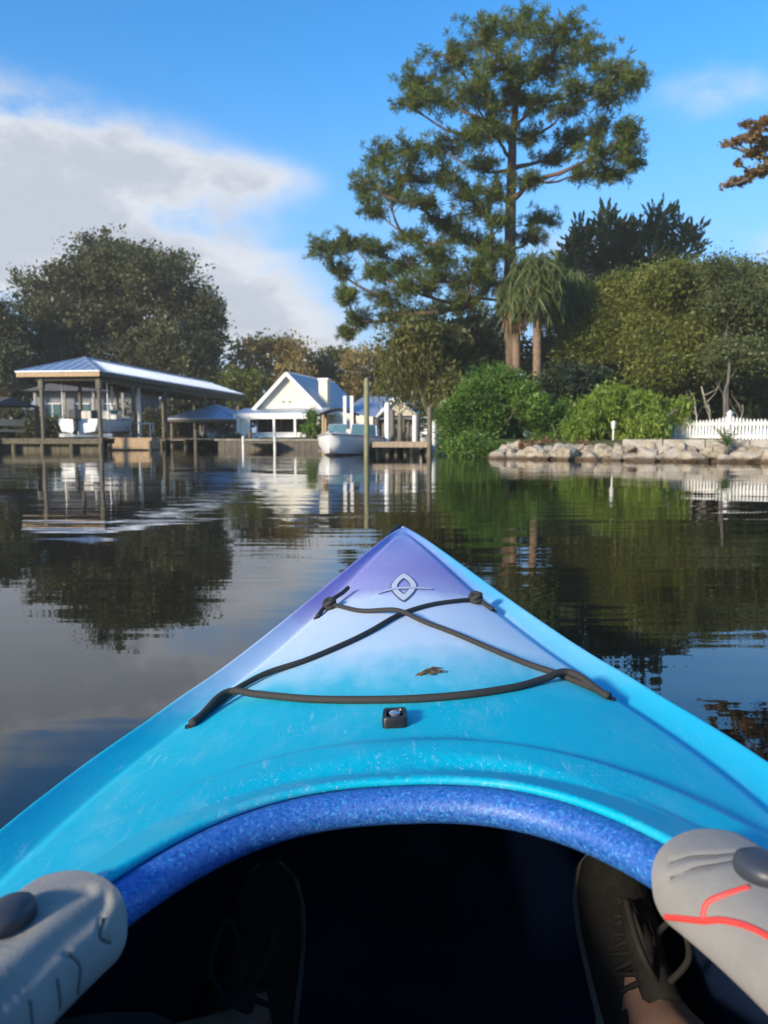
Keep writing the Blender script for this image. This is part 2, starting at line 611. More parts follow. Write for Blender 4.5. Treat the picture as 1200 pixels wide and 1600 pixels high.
def leaf_quads(C, size, axis=None, aspect=.55, jitter=.35):
    """one kite-shaped leaf per centre; axis = preferred direction of the long side"""
    n = len(C)
    d = unit(n) if axis is None else axis + unit(n) * jitter
    d /= np.linalg.norm(d, axis=1, keepdims=True)
    s = np.cross(d, unit(n))
    s /= np.linalg.norm(s, axis=1, keepdims=True)
    L = (size * np.clip(RNG.lognormal(0, .38, n), .4, 2.2))[:, None]
    W = L * aspect
    nrm = np.cross(d, s) * L * .12
    V = np.stack([C - d * L * .5, C + s * W * .5 + nrm, C + d * L * .5, C - s * W * .5 + nrm], 1).reshape(-1, 3)
    return V, np.arange(4 * n).reshape(n, 4)


def blob_points(blobs, n_clumps, shell=.55):
    """clump centres through a set of ellipsoids, biased to their outer shell. blobs: (cx,cy,cz,rx,ry,rz)"""
    B = np.array(blobs, float)
    vol = (B[:, 3] * B[:, 4] * B[:, 5]) ** .75
    k = RNG.choice(len(B), n_clumps, p=vol / vol.sum())
    u = unit(n_clumps)
    r = 1 - (1 - RNG.uniform(0, 1, n_clumps) ** .5) * (1 - shell + .45)
    r = np.clip(r, .12, 1.0) * RNG.uniform(.88, 1.14, n_clumps) * np.where(RNG.uniform(0, 1, n_clumps) < .10, RNG.uniform(1.05, 1.35, n_clumps), 1)
    return B[k, :3] + u * r[:, None] * B[k, 3:], u, k


def crown_broad(blobs, n_clumps, per, clump_r, leaf, up=.25, aspect=.6, flat=.75, shell=.55):
    C, u, k = blob_points(blobs, n_clumps, shell)
    idx = np.repeat(np.arange(n_clumps), per)
    cr = clump_r * np.clip(RNG.lognormal(0, .45, n_clumps), .35, 2.4)
    off = unit(len(idx)) * (RNG.uniform(0, 1, len(idx)) ** .45)[:, None] * cr[idx][:, None]
    off[:, 2] *= flat
    P = C[idx] + off
    ax = u[idx] * .6 + np.array([0, 0, up])
    V, F = leaf_quads(P, np.full(len(P), leaf), ax, aspect, 1.0)
    tone = np.clip(RNG.normal(.5, .27, n_clumps)[idx] + RNG.normal(0, .14, len(idx)), 0, 1)
    return V, F, tone


def crown_needles(blobs, n_tufts, per, length, shell=.5, up=.5):
    C, u, k = blob_points(blobs, n_tufts, shell)
    idx = np.repeat(np.arange(n_tufts), per)
    main = u * .7 + np.array([0, 0, up])
    d = main[idx] * .55 + unit(len(idx))
    d /= np.linalg.norm(d, axis=1, keepdims=True)
    L = length * RNG.uniform(.7, 1.25, len(idx))[:, None]
    s = np.cross(d, unit(len(idx)))
    s /= np.linalg.norm(s, axis=1, keepdims=True)
    base = C[idx] + unit(len(idx)) * .05
    W = L * .16
    V = np.stack([base - s * W * .3, base + d * L * .6 - s * W * .5, base + d * L, base + d * L * .6 + s * W * .5], 1).reshape(-1, 3)
    tone = np.clip(RNG.normal(.5, .18, n_tufts)[idx] + RNG.normal(0, .12, len(idx)), 0, 1)
    return V, np.arange(4 * len(idx)).reshape(-1, 4), tone


def crown_strands(blobs, n, length, leaf, droop=1.0):
    """hanging strands of small leaves"""
    C, u, k = blob_points(blobs, n, .6)
    per = 11
    idx = np.repeat(np.arange(n), per)
    t_ = np.tile(np.linspace(0, 1, per), n)
    L = length * RNG.uniform(.5, 1.3, n)[idx]
    P = C[idx] + np.stack([u[idx, 0] * .15 * t_ * L, u[idx, 1] * .15 * t_ * L, -t_ * L * droop], 1) + RNG.normal(0, .045, (len(idx), 3))
    ax = np.tile(np.array([[0, 0, -1.0]]), (len(idx), 1))
    V, F = leaf_quads(P, np.full(len(P), leaf), ax, .33, .35)
    tone = np.clip(RNG.normal(.5, .2, n)[idx] + RNG.normal(0, .12, len(idx)), 0, 1)
    return V, F, tone


def merge(*parts):
    V, F, T, b = [], [], [], 0
    for v, f, t_ in parts:
        V.append(v); F.append(f + b); T.append(t_); b += len(v)
    return np.concatenate(V), np.concatenate(F), np.concatenate(T)


def limb(m, a, b, r0, r1, sag=.0, wob=.08, n=7, seg=6):
    a, b = Vector(a), Vector(b)
    L = (b - a).length
    P, Rr = [], []
    w1 = Vector((random.uniform(-1, 1), random.uniform(-1, 1), random.uniform(-.5, .5))) * L * wob
    for i in range(n):
        t_ = i / (n - 1)
        p = a.lerp(b, t_) + w1 * math.sin(math.pi * t_) + Vector((0, 0, sag * L * math.sin(math.pi * t_)))
        if 0 < i < n - 1: p += Vector((random.gauss(0, 1), random.gauss(0, 1), random.gauss(0, 1))) * L * .012
        P.append(p)
        Rr.append(r0 + (r1 - r0) * t_ ** .8)
    m.tube(P, Rr, seg)
    return P


def tree(name, label, base, trunk_pts, r0, r1, blobs, crown, leafm, bark, cat='tree', group=None, limbs=True, limb_r=.35, min_attach=.25, drop=.55, sub=2, extra=None, trunk_name='trunk', crown_name='crown'):
    """base, trunk_pts, blobs in world coordinates"""
    base = Vector(base)
    T = thing(name, label, cat, base, group=group)
    m = MB()
    tp = [Vector(p) - base for p in trunk_pts]
    path = catmull([tuple(p) for p in tp], 5) if len(tp) > 2 else tp
    n = len(path)
    rad = [r0 * (1.35 if i == 0 else 1) + (r1 - r0) * (i / (n - 1)) ** .9 for i in range(n)]
    m.tube(path, rad, 10)
    lb = [(b[0] - base.x, b[1] - base.y, b[2] - base.z, b[3], b[4], b[5]) for b in blobs]
    top = path[-1].z
    if limbs:
        # grow a forking skeleton: each foliage mass joins the nearest trunk point or an already joined mass
        nodes = [(p, None, rad[i]) for i, p in enumerate(path) if p.z >= top * min_attach]
        nt_ = len(nodes)
        order = sorted(lb, key=lambda b: min((Vector(b[:3]) - q[0]).length for q in nodes[:nt_]))
        par, plen = {}, {}
        for b in order:
            c = Vector(b[:3])
            best = None
            for i, (p, _, _) in enumerate(nodes):
                dv = c - p
                cost = dv.length * (1.0 if i < nt_ else .92) + (0 if i < nt_ else .30 * plen[i])
                if dv.z < drop * .5 * math.hypot(dv.x, dv.y): cost += 1.1 * (drop * .5 * math.hypot(dv.x, dv.y) - dv.z)
                if best is None or cost < best[0]: best = (cost, i)
            i = best[1]
            nodes.append((c, b, 0))
            k = len(nodes) - 1
            par[k] = i
            plen[k] = (c - nodes[i][0]).length + (plen[i] if i >= nt_ else 0)
        desc = {k: 1 for k in par}
        for k in sorted(par, reverse=True):
            if par[k] in desc: desc[par[k]] += desc[k]
        for k in par:
            c, b, _ = nodes[k]
            p0 = nodes[par[k]][0]
            ra = min(limb_r * .30 * desc[k] ** .5, (nodes[par[k]][2] or 9) * .75)
            lp = limb(m, p0, c, ra, max(ra * .45, .012), sag=-.05, wob=.10)
            for _ in range(sub):
                u = Vector(unit(1)[0])
                e_ = c + Vector((u.x * b[3], u.y * b[4], abs(u.z) * b[5])) * .85
                s_ = lp[random.choice((3, 4, 5, 6))]
                limb(m, s_, e_, ra * .35, ra * .08, wob=.1, n=5, seg=5)
    if extra: extra(m, base)
    m.build(trunk_name, bark, T, smooth=True)
    V, F, tone = crown(lb)
    link(crown_name, mesh_np(crown_name, V, F, False, tone), leafm, T)
    return T


def px_blobs(L, D, depth=1.0, jit=1.5):
    """list of (px, py, rx_px, ry_px[, dD]) at distance D -> world ellipsoids"""
    out = []
    for q in L:
        d = D + (q[4] if len(q) > 4 else random.uniform(-jit, jit))
        c = at(q[0], q[1], d)
        rx, rz = q[2] * d / 1200, q[3] * d / 1200
        out.append((c.x, c.y, c.z, rx, max(rx, rz) * depth, rz))
    return out


L_PINE = leaf_mat('pine_needles', (.052, .080, .014), (.100, .138, .022), (.180, .210, .038), .35)
L_OAK = leaf_mat('oak_leaves', (.056, .060, .030), (.094, .098, .046), (.150, .150, .070), .3)
L_OLIVE = leaf_mat('olive_leaves', (.082, .104, .020), (.155, .180, .034), (.250, .260, .056), .42)
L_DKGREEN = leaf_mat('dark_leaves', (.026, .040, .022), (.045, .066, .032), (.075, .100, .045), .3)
L_CEDAR = leaf_mat('cedar_sprays', (.036, .060, .026), (.062, .096, .038), (.110, .145, .058), .28)
L_BUSH = leaf_mat('bush_leaves', (.058, .115, .020), (.115, .215, .036), (.210, .330, .064), .44)
L_LIME = leaf_mat('lime_leaves', (.130, .185, .026), (.230, .320, .046), (.370, .450, .080), .48)
L_GOLD = leaf_mat('autumn_gold_leaves', (.190, .150, .058), (.330, .250, .092), (.480, .360, .140), .42)
L_MOSS = leaf_mat('mossy_olive_leaves', (.075, .080, .024), (.135, .140, .038), (.220, .205, .060), .4)
L_BROWN = leaf_mat('russet_leaves', (.120, .072, .026), (.230, .140, .050), (.370, .235, .085), .4)
L_PALM = leaf_mat('palm_fronds', (.060, .085, .030), (.110, .145, .048), (.190, .215, .080), .35)
L_DEADPALM = leaf_mat('dead_palm_skirt', (.16, .11, .06), (.27, .19, .11), (.38, .28, .17), .3)
L_GREY = leaf_mat('grey_green_leaves', (.060, .080, .030), (.105, .130, .048), (.170, .190, .074), .35)


def ground_at(x, y):
    return float(ground_z(np.array([x]), np.array([y]))[0])


# ---- the tall pine
def build_pine():
    D = 38
    base = at(803, 690, D); base.z = .45
    tr = [base, at(801, 560, D), at(797, 430, D), at(798, 330, D), at(800, 250, D), at(803, 190, D), at(812, 120, D)]
    g = [  # crown top
        (705, 95, 48, 30), (755, 60, 52, 30), (815, 45, 48, 24), (868, 62, 50, 30), (915, 85, 45, 32), (850, 110, 55, 30), (785, 108, 55, 32), (650, 130, 38, 24),
        (640, 160, 30, 18), (690, 160, 45, 22), (738, 145, 42, 26), (965, 112, 36, 30), (955, 150, 42, 24), (990, 128, 18, 20), (905, 140, 40, 24), (835, 160, 34, 18), (770, 165, 34, 18), (880, 175, 30, 16),
        # left tier
        (598, 252, 36, 26), (572, 292, 26, 28), (585, 330, 26, 18), (640, 238, 40, 22), (690, 232, 40, 20), (640, 280, 46, 20), (700, 275, 34, 18), (735, 215, 32, 16), (655, 318, 36, 14), (610, 300, 30, 22), (730, 300, 30, 20), (690, 345, 32, 13),
        # right tier
        (930, 205, 38, 20), (975, 232, 28, 24), (890, 222, 34, 18), (935, 245, 38, 18), (985, 205, 22, 16), (955, 275, 30, 12), (860, 250, 28, 16), (905, 275, 30, 10), (990, 255, 14, 10),
        # middle
        (750, 262, 34, 20), (768, 300, 34, 24), (742, 325, 36, 18), (775, 212, 36, 18, -1.6), (822, 285, 26, 14, -1.4), (768, 395, 34, 20, -1.2), (828, 375, 28, 16, 1.0), (806, 150, 36, 20, -1.2), (760, 190, 30, 16, -1), (828, 215, 26, 18), (845, 345, 34, 14), (770, 345, 28, 14),
        # low left boughs
        (507, 392, 28, 22), (548, 382, 34, 18), (590, 392, 36, 18), (530, 425, 24, 14), (585, 430, 34, 20), (632, 412, 40, 22), (680, 400, 42, 24), (545, 462, 28, 18), (600, 468, 40, 20), (650, 452, 44, 24), (700, 440, 44, 30), (740, 420, 36, 28),
        (562, 502, 26, 16), (545, 520, 16, 10), (615, 500, 40, 18), (670, 492, 42, 22), (725, 478, 40, 28), (640, 372, 30, 12), (715, 372, 36, 16), (760, 385, 26, 18), (765, 440, 24, 28)]
    blobs = px_blobs(g, D, .9, 3.2)

    twigs = []
    for bl in blobs:
        c = np.array(bl[:3]) - np.array(base)
        nt = int(15 + 11 * bl[3] * bl[5])
        for _ in range(nt):
            u = unit(1)[0]
            u[2] = u[2] * .9 + .18
            e = c + u * np.array(bl[3:]) * random.uniform(.55, 1.15)
            s0 = c + (e - c) * random.uniform(0, .2) + RNG.normal(0, .12, 3)
            twigs.append((s0, e))
    def crown(lb):
        C, U = [], []
        for s0, e in twigs:
            L_ = np.linalg.norm(e - s0)
            n = max(3, int(L_ * 4.2))
            for q in np.linspace(.25, 1.0, n):
                C.append(s0 + (e - s0) * q + RNG.normal(0, .13, 3) * (1.2 - .6 * q))
                U.append((e - s0) / max(L_, .1) + np.array([0, 0, .35]))
        C, U = np.array(C), np.array(U)
        per = 27
        idx = np.repeat(np.arange(len(C)), per)
        d = U[idx] * .5 + unit(len(idx))
        d /= np.linalg.norm(d, axis=1, keepdims=True)
        Ln = .30 * RNG.uniform(.6, 1.3, len(idx))[:, None]
        s_ = np.cross(d, unit(len(idx)))
        s_ /= np.linalg.norm(s_, axis=1, keepdims=True)
        bb = C[idx] + unit(len(idx)) * .04
        W = Ln * .115
        V = np.stack([bb - s_ * W * .3, bb + d * Ln * .6 - s_ * W * .5, bb + d * Ln, bb + d * Ln * .6 + s_ * W * .5], 1).reshape(-1, 3)
        tone = np.clip(RNG.normal(.5, .2, len(C))[idx] + RNG.normal(0, .12, len(idx)), 0, 1)
        return V, np.arange(4 * len(idx)).reshape(-1, 4), tone
    def dead(m, b):
        p = at(775, 468, D) - b
        limb(m, at(799, 470, D) - b, at(720, 462, D - 1) - b, .10, .03, wob=.05)
        for s0, e in twigs:
            m.tube([s0, s0 * .5 + e * .5 + RNG.normal(0, .06, 3), e], [.028, .016, .006], 4, cap=False)
    tree('pine_tree', 'tall pine with layered dark needle clumps towering over the right bank', base, tr, .40, .13, blobs, crown, L_PINE, M_BARK, drop=.42, min_attach=.38, sub=3, limb_r=.22, extra=dead)


def build_palm(label, px, D, top_py, trunk_bottom_py, nfr=34, skirt=True, fl=2.3, seed=1, lean=0, group='palms beside the pine'):
    random.seed(seed)
    base = at(px, 690, D); base.z = .45
    top = at(px + lean, top_py, D)
    T = thing('palm_tree', label, 'palm tree', base, group=group)
    m = MB()
    H = top.z - base.z
    P, rad = [], []
    for i in range(30):
        t_ = i / 29
        P.append(Vector(((top.x - base.x) * t_ ** 2, 0, H * t_)))
        rad.append(.17 + .03 * (1 - t_) ** 4 + .012 * (i % 2))
    m.tube(P, rad, 10)
    m.build('trunk', M_BARKPALM, T, smooth=True)
    tp = P[-1]
    rib = MB()
    C, A = [], []
    for k in range(nfr):
        a = 2.4 * k + random.uniform(-.2, .2)
        el = R(80 - 100 * (k / nfr) + random.uniform(-14, 14))
        L = fl * random.uniform(.85, 1.15)
        d = Vector((math.cos(a), math.sin(a), 0))
        pts = []
        p = tp.copy()
        ang = el
        for s in range(12):
            pts.append(p.copy())
            p = p + (d * math.cos(ang) + Vector((0, 0, math.sin(ang)))) * (L / 11)
            ang = max(ang - .33 - .12 * (s > 3), R(-88))
        rib.tube(pts, [.03 * (1 - .8 * q / 11) for q in range(12)], 4)
        for s in range(2, 12):
            for r_ in range(7):
                q = pts[s].lerp(pts[min(s + 1, 11)], r_ / 7)
                sidev = d.cross(Vector((0, 0, 1))) * random.choice((-1, 1))
                hang = sidev * random.uniform(.08, .5) + Vector((0, 0, -random.uniform(.35, .75))) + d * random.uniform(-.1, .35)
                C.append(q + hang * .5)
                A.append(hang.normalized())
    rib.build('frond_ribs', L_PALM, T)
    C, A = np.array([tuple(c) for c in C]), np.array([tuple(c) for c in A])
    V, F = leaf_quads(C, np.full(len(C), .72), A, .07, .18)
    link('fronds', mesh_np('fronds', V, F, False, np.clip(RNG.normal(.5, .2, len(F)), 0, 1)), L_PALM, T)
    if skirt:
        n = 520
        a = RNG.uniform(0, 6.28, n)
        z = RNG.uniform(-2.1, -.2, n)
        rr = .22 + .22 * np.clip((z + 2.1) / 1.6, 0, 1) + RNG.uniform(0, .1, n)
        C = np.stack([tp.x + rr * np.cos(a), rr * np.sin(a), tp.z + z], 1)
        A = np.stack([np.cos(a) * .25, np.sin(a) * .25, np.full(n, -1.0)], 1)
        V, F = leaf_quads(C, np.full(n, .8), A, .10, .15)
        link('dead_skirt', mesh_np('dead_skirt', V, F, False, np.clip(RNG.normal(.5, .22, len(F)), 0, 1)), L_DEADPALM, T)


def simple_tree(name, label, px, D, trunk_top_py, L, leafm, bark, clumps, per, cr, leaf, r0=.22, r1=.08, depth=.85, jit=1.5, cat='tree', group=None, kind='broad', base_z=.45, lean=0, shell=.55, base_px=None, sub=2, **kw):
    base = at(base_px if base_px is not None else px, 690, D); base.z = base_z
    top = at(px + lean, trunk_top_py, D)
    mid = base.lerp(top, .5) + Vector((random.uniform(-.3, .3), random.uniform(-.3, .3), 0))
    blobs = px_blobs(L, D, depth, jit)
    if kind == 'broad':
        f = lambda lb: crown_broad(lb, clumps, per, cr, leaf, shell=shell)
    elif kind == 'cedar':
        def f(lb):
            C, u, k = blob_points(lb, clumps, .6)
            idx = np.repeat(np.arange(clumps), per)
            ax = u * .8 + np.array([0, 0, .75])
            ax /= np.linalg.norm(ax, axis=1, keepdims=True)
            t_ = RNG.uniform(0, 1, len(idx))
            P = C[idx] + ax[idx] * (t_ * cr * 1.7)[:, None] + unit(len(idx)) * (.16 * (1 - t_))[:, None]
            V, F = leaf_quads(P, np.full(len(P), leaf), ax[idx], .4, .45)
            return V, F, np.clip(RNG.normal(.5, .2, clumps)[idx] + RNG.normal(0, .1, len(idx)), 0, 1)
    elif kind == 'strands':
        f = lambda lb: merge(crown_strands(lb, clumps, cr, leaf), crown_broad(lb, clumps // 3, 14, .45, leaf * 1.2))
    return tree(name, label, base, [base, mid, top], r0, r1, blobs, f, leafm, bark, cat=cat, group=group, sub=sub, **kw)


def build_trees():
    build_pine()
    random.seed(21)
    # left oak, broad and dark, behind the boathouse
    simple_tree('oak_tree', 'broad dark rounded oak behind the long boathouse', 195, 60, 520,
                [(190, 432, 70, 45), (120, 440, 55, 40), (250, 440, 60, 42), (165, 405, 50, 28), (215, 412, 45, 30), (75, 470, 45, 40), (300, 480, 45, 40), (325, 470, 22, 22), (60, 520, 40, 40), (130, 510, 65, 50), (210, 505, 70, 55), (280, 530, 60, 45), (320, 560, 30, 32), (95, 565, 60, 40), (200, 575, 80, 40), (290, 590, 50, 35), (40, 445, 18, 16), (150, 385, 26, 14), (275, 412, 26, 16), (338, 520, 16, 24), (40, 590, 40, 40)],
                L_OAK, M_BARKG, 1900, 62, .82, .22, r0=.6, r1=.2, jit=3, depth=1.0)
    simple_tree('oak_tree', 'dark oak partly cut by the left edge of the picture', -20, 52, 560,
                [(-20, 490, 40, 24), (10, 520, 26, 30), (-40, 540, 60, 50), (5, 570, 30, 40), (-60, 500, 40, 30), (0, 620, 40, 30)], L_OAK, M_BARKG, 480, 55, .7, .19, r0=.4)
    # sunlit autumn trees far behind the white house
    far = [('tall thin autumn tree with pale trunk standing left of the white house', 415, 62, 585, [(395, 548, 30, 18), (420, 540, 30, 16), (450, 545, 24, 18), (380, 565, 22, 16), (430, 570, 30, 18), (455, 575, 20, 16), (400, 590, 30, 16), (440, 600, 26, 16)], L_GOLD, M_BARKP, 300, .24),
           ('leaning pale-limbed tree rising above the white house gable', 455, 60, 570, [(465, 555, 16, 18), (450, 580, 16, 16), (470, 590, 18, 16), (445, 610, 22, 14)], L_GOLD, M_BARKP, 110, .22),
           ('hazy gold-green tree behind the white chimney', 510, 66, 600, [(495, 575, 24, 18), (520, 560, 24, 16), (505, 600, 30, 22), (535, 590, 24, 22), (485, 620, 24, 20), (525, 625, 30, 20), (545, 555, 14, 10)], L_MOSS, M_BARKG, 330, .24),
           ('moss-hung golden tree behind the tall mooring pole', 570, 64, 600, [(560, 565, 24, 18), (585, 555, 22, 16), (560, 600, 26, 24), (590, 600, 24, 26), (575, 635, 30, 20), (610, 575, 22, 20)], L_GOLD, M_BARKG, 330, .24),
           ('low round yellow-green tree beside the boathouse roof end', 375, 56, 620, [(370, 595, 26, 18), (395, 600, 18, 14), (360, 615, 22, 16), (385, 625, 24, 16), (345, 600, 16, 14)], L_OLIVE, M_BARKG, 260, .20),
           ('dark low tree closing the gap behind the small boathouse', 330, 70, 640, [(300, 640, 40, 20), (340, 635, 36, 22), (380, 650, 30, 18), (270, 645, 36, 20), (420, 640, 30, 20)], L_OAK, M_BARKG, 320, .26),
           ('dim wooded clump in the gap behind the boat canopy', 520, 74, 640, [(500, 650, 40, 22), (540, 650, 40, 24), (580, 655, 40, 22), (620, 655, 40, 22), (470, 655, 30, 20)], L_OAK, M_BARKG, 320, .28)]
    for lab, px, D, tp, L, lm, bk, n, lf in far:
        simple_tree('autumn_tree', lab, px, D, tp, L, lm, bk, n, 26, .7, lf, r0=.28, r1=.10, jit=2, group='trees far behind the houses')
    # drooping tree over the dock
    simple_tree('willow_tree', 'olive tree with hanging mossy strands over the wooden dock', 645, 31, 560,
                [(625, 535, 30, 22), (655, 520, 34, 24), (690, 530, 34, 26), (610, 570, 22, 22), (640, 565, 30, 24), (680, 575, 36, 28), (715, 560, 30, 30), (705, 605, 26, 20)],
                L_MOSS, M_BARKG, 1500, 0, 1.25, .13, r0=.16, r1=.06, kind='strands', base_px=690)
    # shade trees behind the pine
    random.seed(5)
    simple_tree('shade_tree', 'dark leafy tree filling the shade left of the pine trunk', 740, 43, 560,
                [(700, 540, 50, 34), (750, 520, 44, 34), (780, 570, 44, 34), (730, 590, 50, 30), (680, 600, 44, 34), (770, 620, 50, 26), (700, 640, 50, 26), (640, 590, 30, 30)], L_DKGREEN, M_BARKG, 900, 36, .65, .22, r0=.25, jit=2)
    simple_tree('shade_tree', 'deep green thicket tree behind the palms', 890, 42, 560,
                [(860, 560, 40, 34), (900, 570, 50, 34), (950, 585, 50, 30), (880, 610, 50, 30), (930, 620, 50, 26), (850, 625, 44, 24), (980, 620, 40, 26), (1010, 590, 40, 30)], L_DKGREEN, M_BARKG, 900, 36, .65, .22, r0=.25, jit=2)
    # cedar
    simple_tree('cedar_tree', 'dark cedar with upswept spiky branch tips right of the pine', 985, 46, 420,
                [(1030, 345, 18, 20), (1000, 370, 26, 22), (960, 365, 26, 22), (925, 385, 30, 26), (1055, 365, 20, 18), (1080, 375, 16, 14), (1060, 400, 30, 20), (1015, 400, 34, 24), (965, 405, 34, 26), (920, 425, 36, 26), (895, 400, 20, 26), (985, 440, 44, 26), (1035, 435, 34, 20), (940, 460, 44, 26), (1085, 365, 8, 14), (905, 365, 12, 14), (945, 345, 10, 14), (880, 440, 26, 26)],
                L_CEDAR, M_BARKG, 1100, 44, .48, .19, r0=.3, kind='cedar', jit=2.2)
    # olive trees on the right
    simple_tree('olive_green_tree', 'yellow-green tree between the palms and the fence', 965, 36, 560,
                [(930, 470, 34, 24), (965, 455, 34, 24), (900, 500, 34, 28), (945, 510, 44, 32), (990, 500, 36, 30), (920, 550, 44, 28), (970, 560, 44, 30), (1005, 545, 34, 28), (990, 590, 34, 20), (940, 590, 34, 20)],
                L_OLIVE, M_BARKG, 1200, 80, .52, .105, r0=.18, jit=1.8)
    simple_tree('olive_green_tree', 'large olive-green tree with rounded crown above the picket fence', 1065, 33, 560,
                [(1040, 440, 36, 24), (1080, 435, 36, 22), (1010, 475, 36, 26), (1060, 480, 50, 32), (1105, 470, 36, 28), (1020, 525, 44, 32), (1075, 530, 50, 34), (1115, 520, 34, 34), (1030, 575, 40, 28), (1080, 580, 40, 26)],
                L_OLIVE, M_BARKG, 1350, 80, .52, .10, r0=.2, jit=1.6)
    simple_tree('bay_tree', 'darker grey-green tree at the right edge with bare lower trunk', 1135, 30, 560,
                [(1140, 430, 34, 18), (1175, 440, 36, 24), (1150, 470, 44, 28), (1200, 470, 44, 34), (1160, 515, 50, 34), (1220, 520, 50, 40), (1150, 560, 44, 28), (1200, 575, 50, 32), (1240, 450, 40, 40), (1120, 420, 16, 12)],
                L_GREY, M_BARKG, 1500, 75, .52, .095, r0=.14, jit=1.8)
    random.seed(9)
    simple_tree('shade_tree', 'dark understorey tree behind the picket fence', 1150, 36, 600,
                [(1060, 620, 44, 26), (1120, 615, 44, 30), (1180, 615, 50, 34), (1230, 610, 44, 40), (1090, 645, 40, 18), (1160, 650, 50, 18), (1020, 635, 40, 22)], L_DKGREEN, M_BARKG, 700, 34, .6, .20, r0=.2, jit=1.5)
    # bare pale stems behind the fence
    for k, (x0, y0, x1, y1, D, r) in enumerate(((1118, 690, 1096, 604, 27, .055), (1136, 690, 1139, 560, 28, .085), (1150, 690, 1160, 632, 27, .03), (1100, 690, 1085, 622, 26, .04))):
        b = at(x0, y0, D); b.z = .45
        T = thing('bare_sapling', ('pale slanting bare stem behind the picket fence', 'straight grey trunk rising behind the fence post', 'short leaning twig stem right of the grey trunk', 'thin curved brown stem left of the fence')[k], 'tree', b, group='bare stems behind the fence')
        m = MB()
        e = at(x1, y1, D)
        P = limb(m, (0, 0, 0), e - b, r, r * .5, wob=.05, n=8)
        for q in range(4):
            limb(m, P[3 + q], P[3 + q] + Vector((random.uniform(-.5, .5), random.uniform(-.3, .3), random.uniform(.3, .8))), r * .4, r * .1, n=5, seg=5)
        m.build('trunk', M_BARKP if k != 1 else M_BARKG, T, smooth=True)
    # palms
    build_palm('palm with a straight brown trunk and hanging fronds beside the pine', 838, 33, 418, 640, seed=3, fl=2.2, nfr=32)
    build_palm('palm half hidden behind, its skirt tucked right of the nearer palm', 884, 35.5, 446, 560, seed=4, fl=1.9, nfr=28)
    build_palm('palm pressed against the pine trunk with drooping fronds', 806, 35, 440, 560, seed=6, fl=1.25, nfr=22)
    build_palm('small palm farthest right with an orange-brown dead skirt', 922, 37, 478, 560, seed=8, fl=1.5, nfr=24)


def bush(name, label, L, D, leafm, clumps, per, cr, leaf, depth=.8, jit=.8, group=None, base=None, kind='broad', aspect=.5):
    blobs = px_blobs(L, D, depth, jit)
    x = sum(b[0] for b in blobs) / len(blobs); y = sum(b[1] for b in blobs) / len(blobs)
    z = max(.0, ground_at(x, y))
    T = thing(name, label, 'bush', (x, y, z), group=group)
    m = MB()
    lb = [(b[0] - x, b[1] - y, b[2] - z, *b[3:]) for b in blobs]
    for b in lb:
        p = limb(m, (random.uniform(-.02, .02), random.uniform(-.02, .02), -.15), b[:3], .035, .012, wob=.12)
        for _ in range(3):
            u = unit(1)[0]
            limb(m, p[4], (b[0] + u[0] * b[3] * .8, b[1] + u[1] * b[4] * .8, b[2] + u[2] * b[5] * .8), .014, .004, n=5, seg=4)
    m.build('stems', M_BARKG, T, smooth=True)
    if kind == 'broad':
        V, F, tone = crown_broad(lb, clumps, per, cr, leaf, aspect=aspect)
    else:
        V, F, tone = merge(crown_strands(lb, clumps, .45, leaf), crown_broad(lb, clumps // 4, per, cr, leaf, aspect=.4))
    link('foliage', mesh_np('foliage', V, F, False, tone), leafm, T)


def build_bushes():
    random.seed(31)
    bush('green_bush', 'dense bright green bush overhanging the water beside the dock',
         [(715, 640, 26, 22), (745, 615, 30, 24), (785, 600, 32, 24), (760, 590, 22, 16), (815, 620, 26, 24), (720, 675, 30, 22), (760, 655, 36, 26), (800, 655, 34, 26), (735, 690, 34, 14), (780, 690, 36, 14), (830, 655, 22, 24), (700, 690, 18, 14), (700, 660, 14, 16), (715, 702, 24, 9, -1.5), (745, 703, 24, 9, -2.0), (772, 702, 20, 9, -2.4), (735, 690, 24, 12, -1.8)],
         25.5, L_BUSH, 1100, 60, .28, .08)
    bush('lime_bush', 'yellow-green bush with drooping leaf sprays above the rock bank',
         [(930, 635, 30, 20), (960, 620, 34, 18), (1000, 630, 32, 20), (1040, 640, 26, 14), (1070, 632, 14, 10), (915, 665, 30, 20), (960, 655, 36, 22), (1005, 660, 34, 22), (945, 685, 30, 14), (985, 690, 26, 10), (1030, 665, 18, 16)],
         22.8, L_LIME, 1700, 22, .26, .11, kind='strands')
    bush('green_bush', 'mid-green bush in the dip between the two big bushes',
         [(850, 640, 24, 20), (880, 650, 26, 20), (865, 670, 26, 18), (895, 672, 20, 16), (845, 690, 18, 10)], 24.5, L_BUSH, 320, 30, .26, .10)
    bush('dry_brush', 'reddish-brown dead brush along the top of the rocks',
         [(830, 697, 18, 6), (855, 697, 20, 7), (885, 698, 18, 6), (910, 697, 16, 7), (940, 699, 16, 5)], 22.4, leaf_mat('dead_brush', (.12, .06, .035), (.20, .11, .06), (.30, .18, .09), .2), 150, 26, .16, .07)
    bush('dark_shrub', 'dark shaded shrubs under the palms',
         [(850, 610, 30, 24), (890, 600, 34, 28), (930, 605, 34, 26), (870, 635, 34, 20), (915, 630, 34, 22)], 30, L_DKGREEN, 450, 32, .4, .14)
    bush('low_green_bush', 'small rounded shrub at the corner of the white house porch',
         [(487, 655, 9, 16), (482, 672, 12, 12), (492, 676, 10, 12)], 38, L_BUSH, 110, 28, .22, .11)
    bush('marsh_shrub', 'dull grassy shrub on the bank left of the white house',
         [(370, 690, 20, 10), (345, 692, 20, 9), (392, 692, 12, 8), (310, 690, 20, 8)], 40, L_OAK, 220, 28, .25, .12)


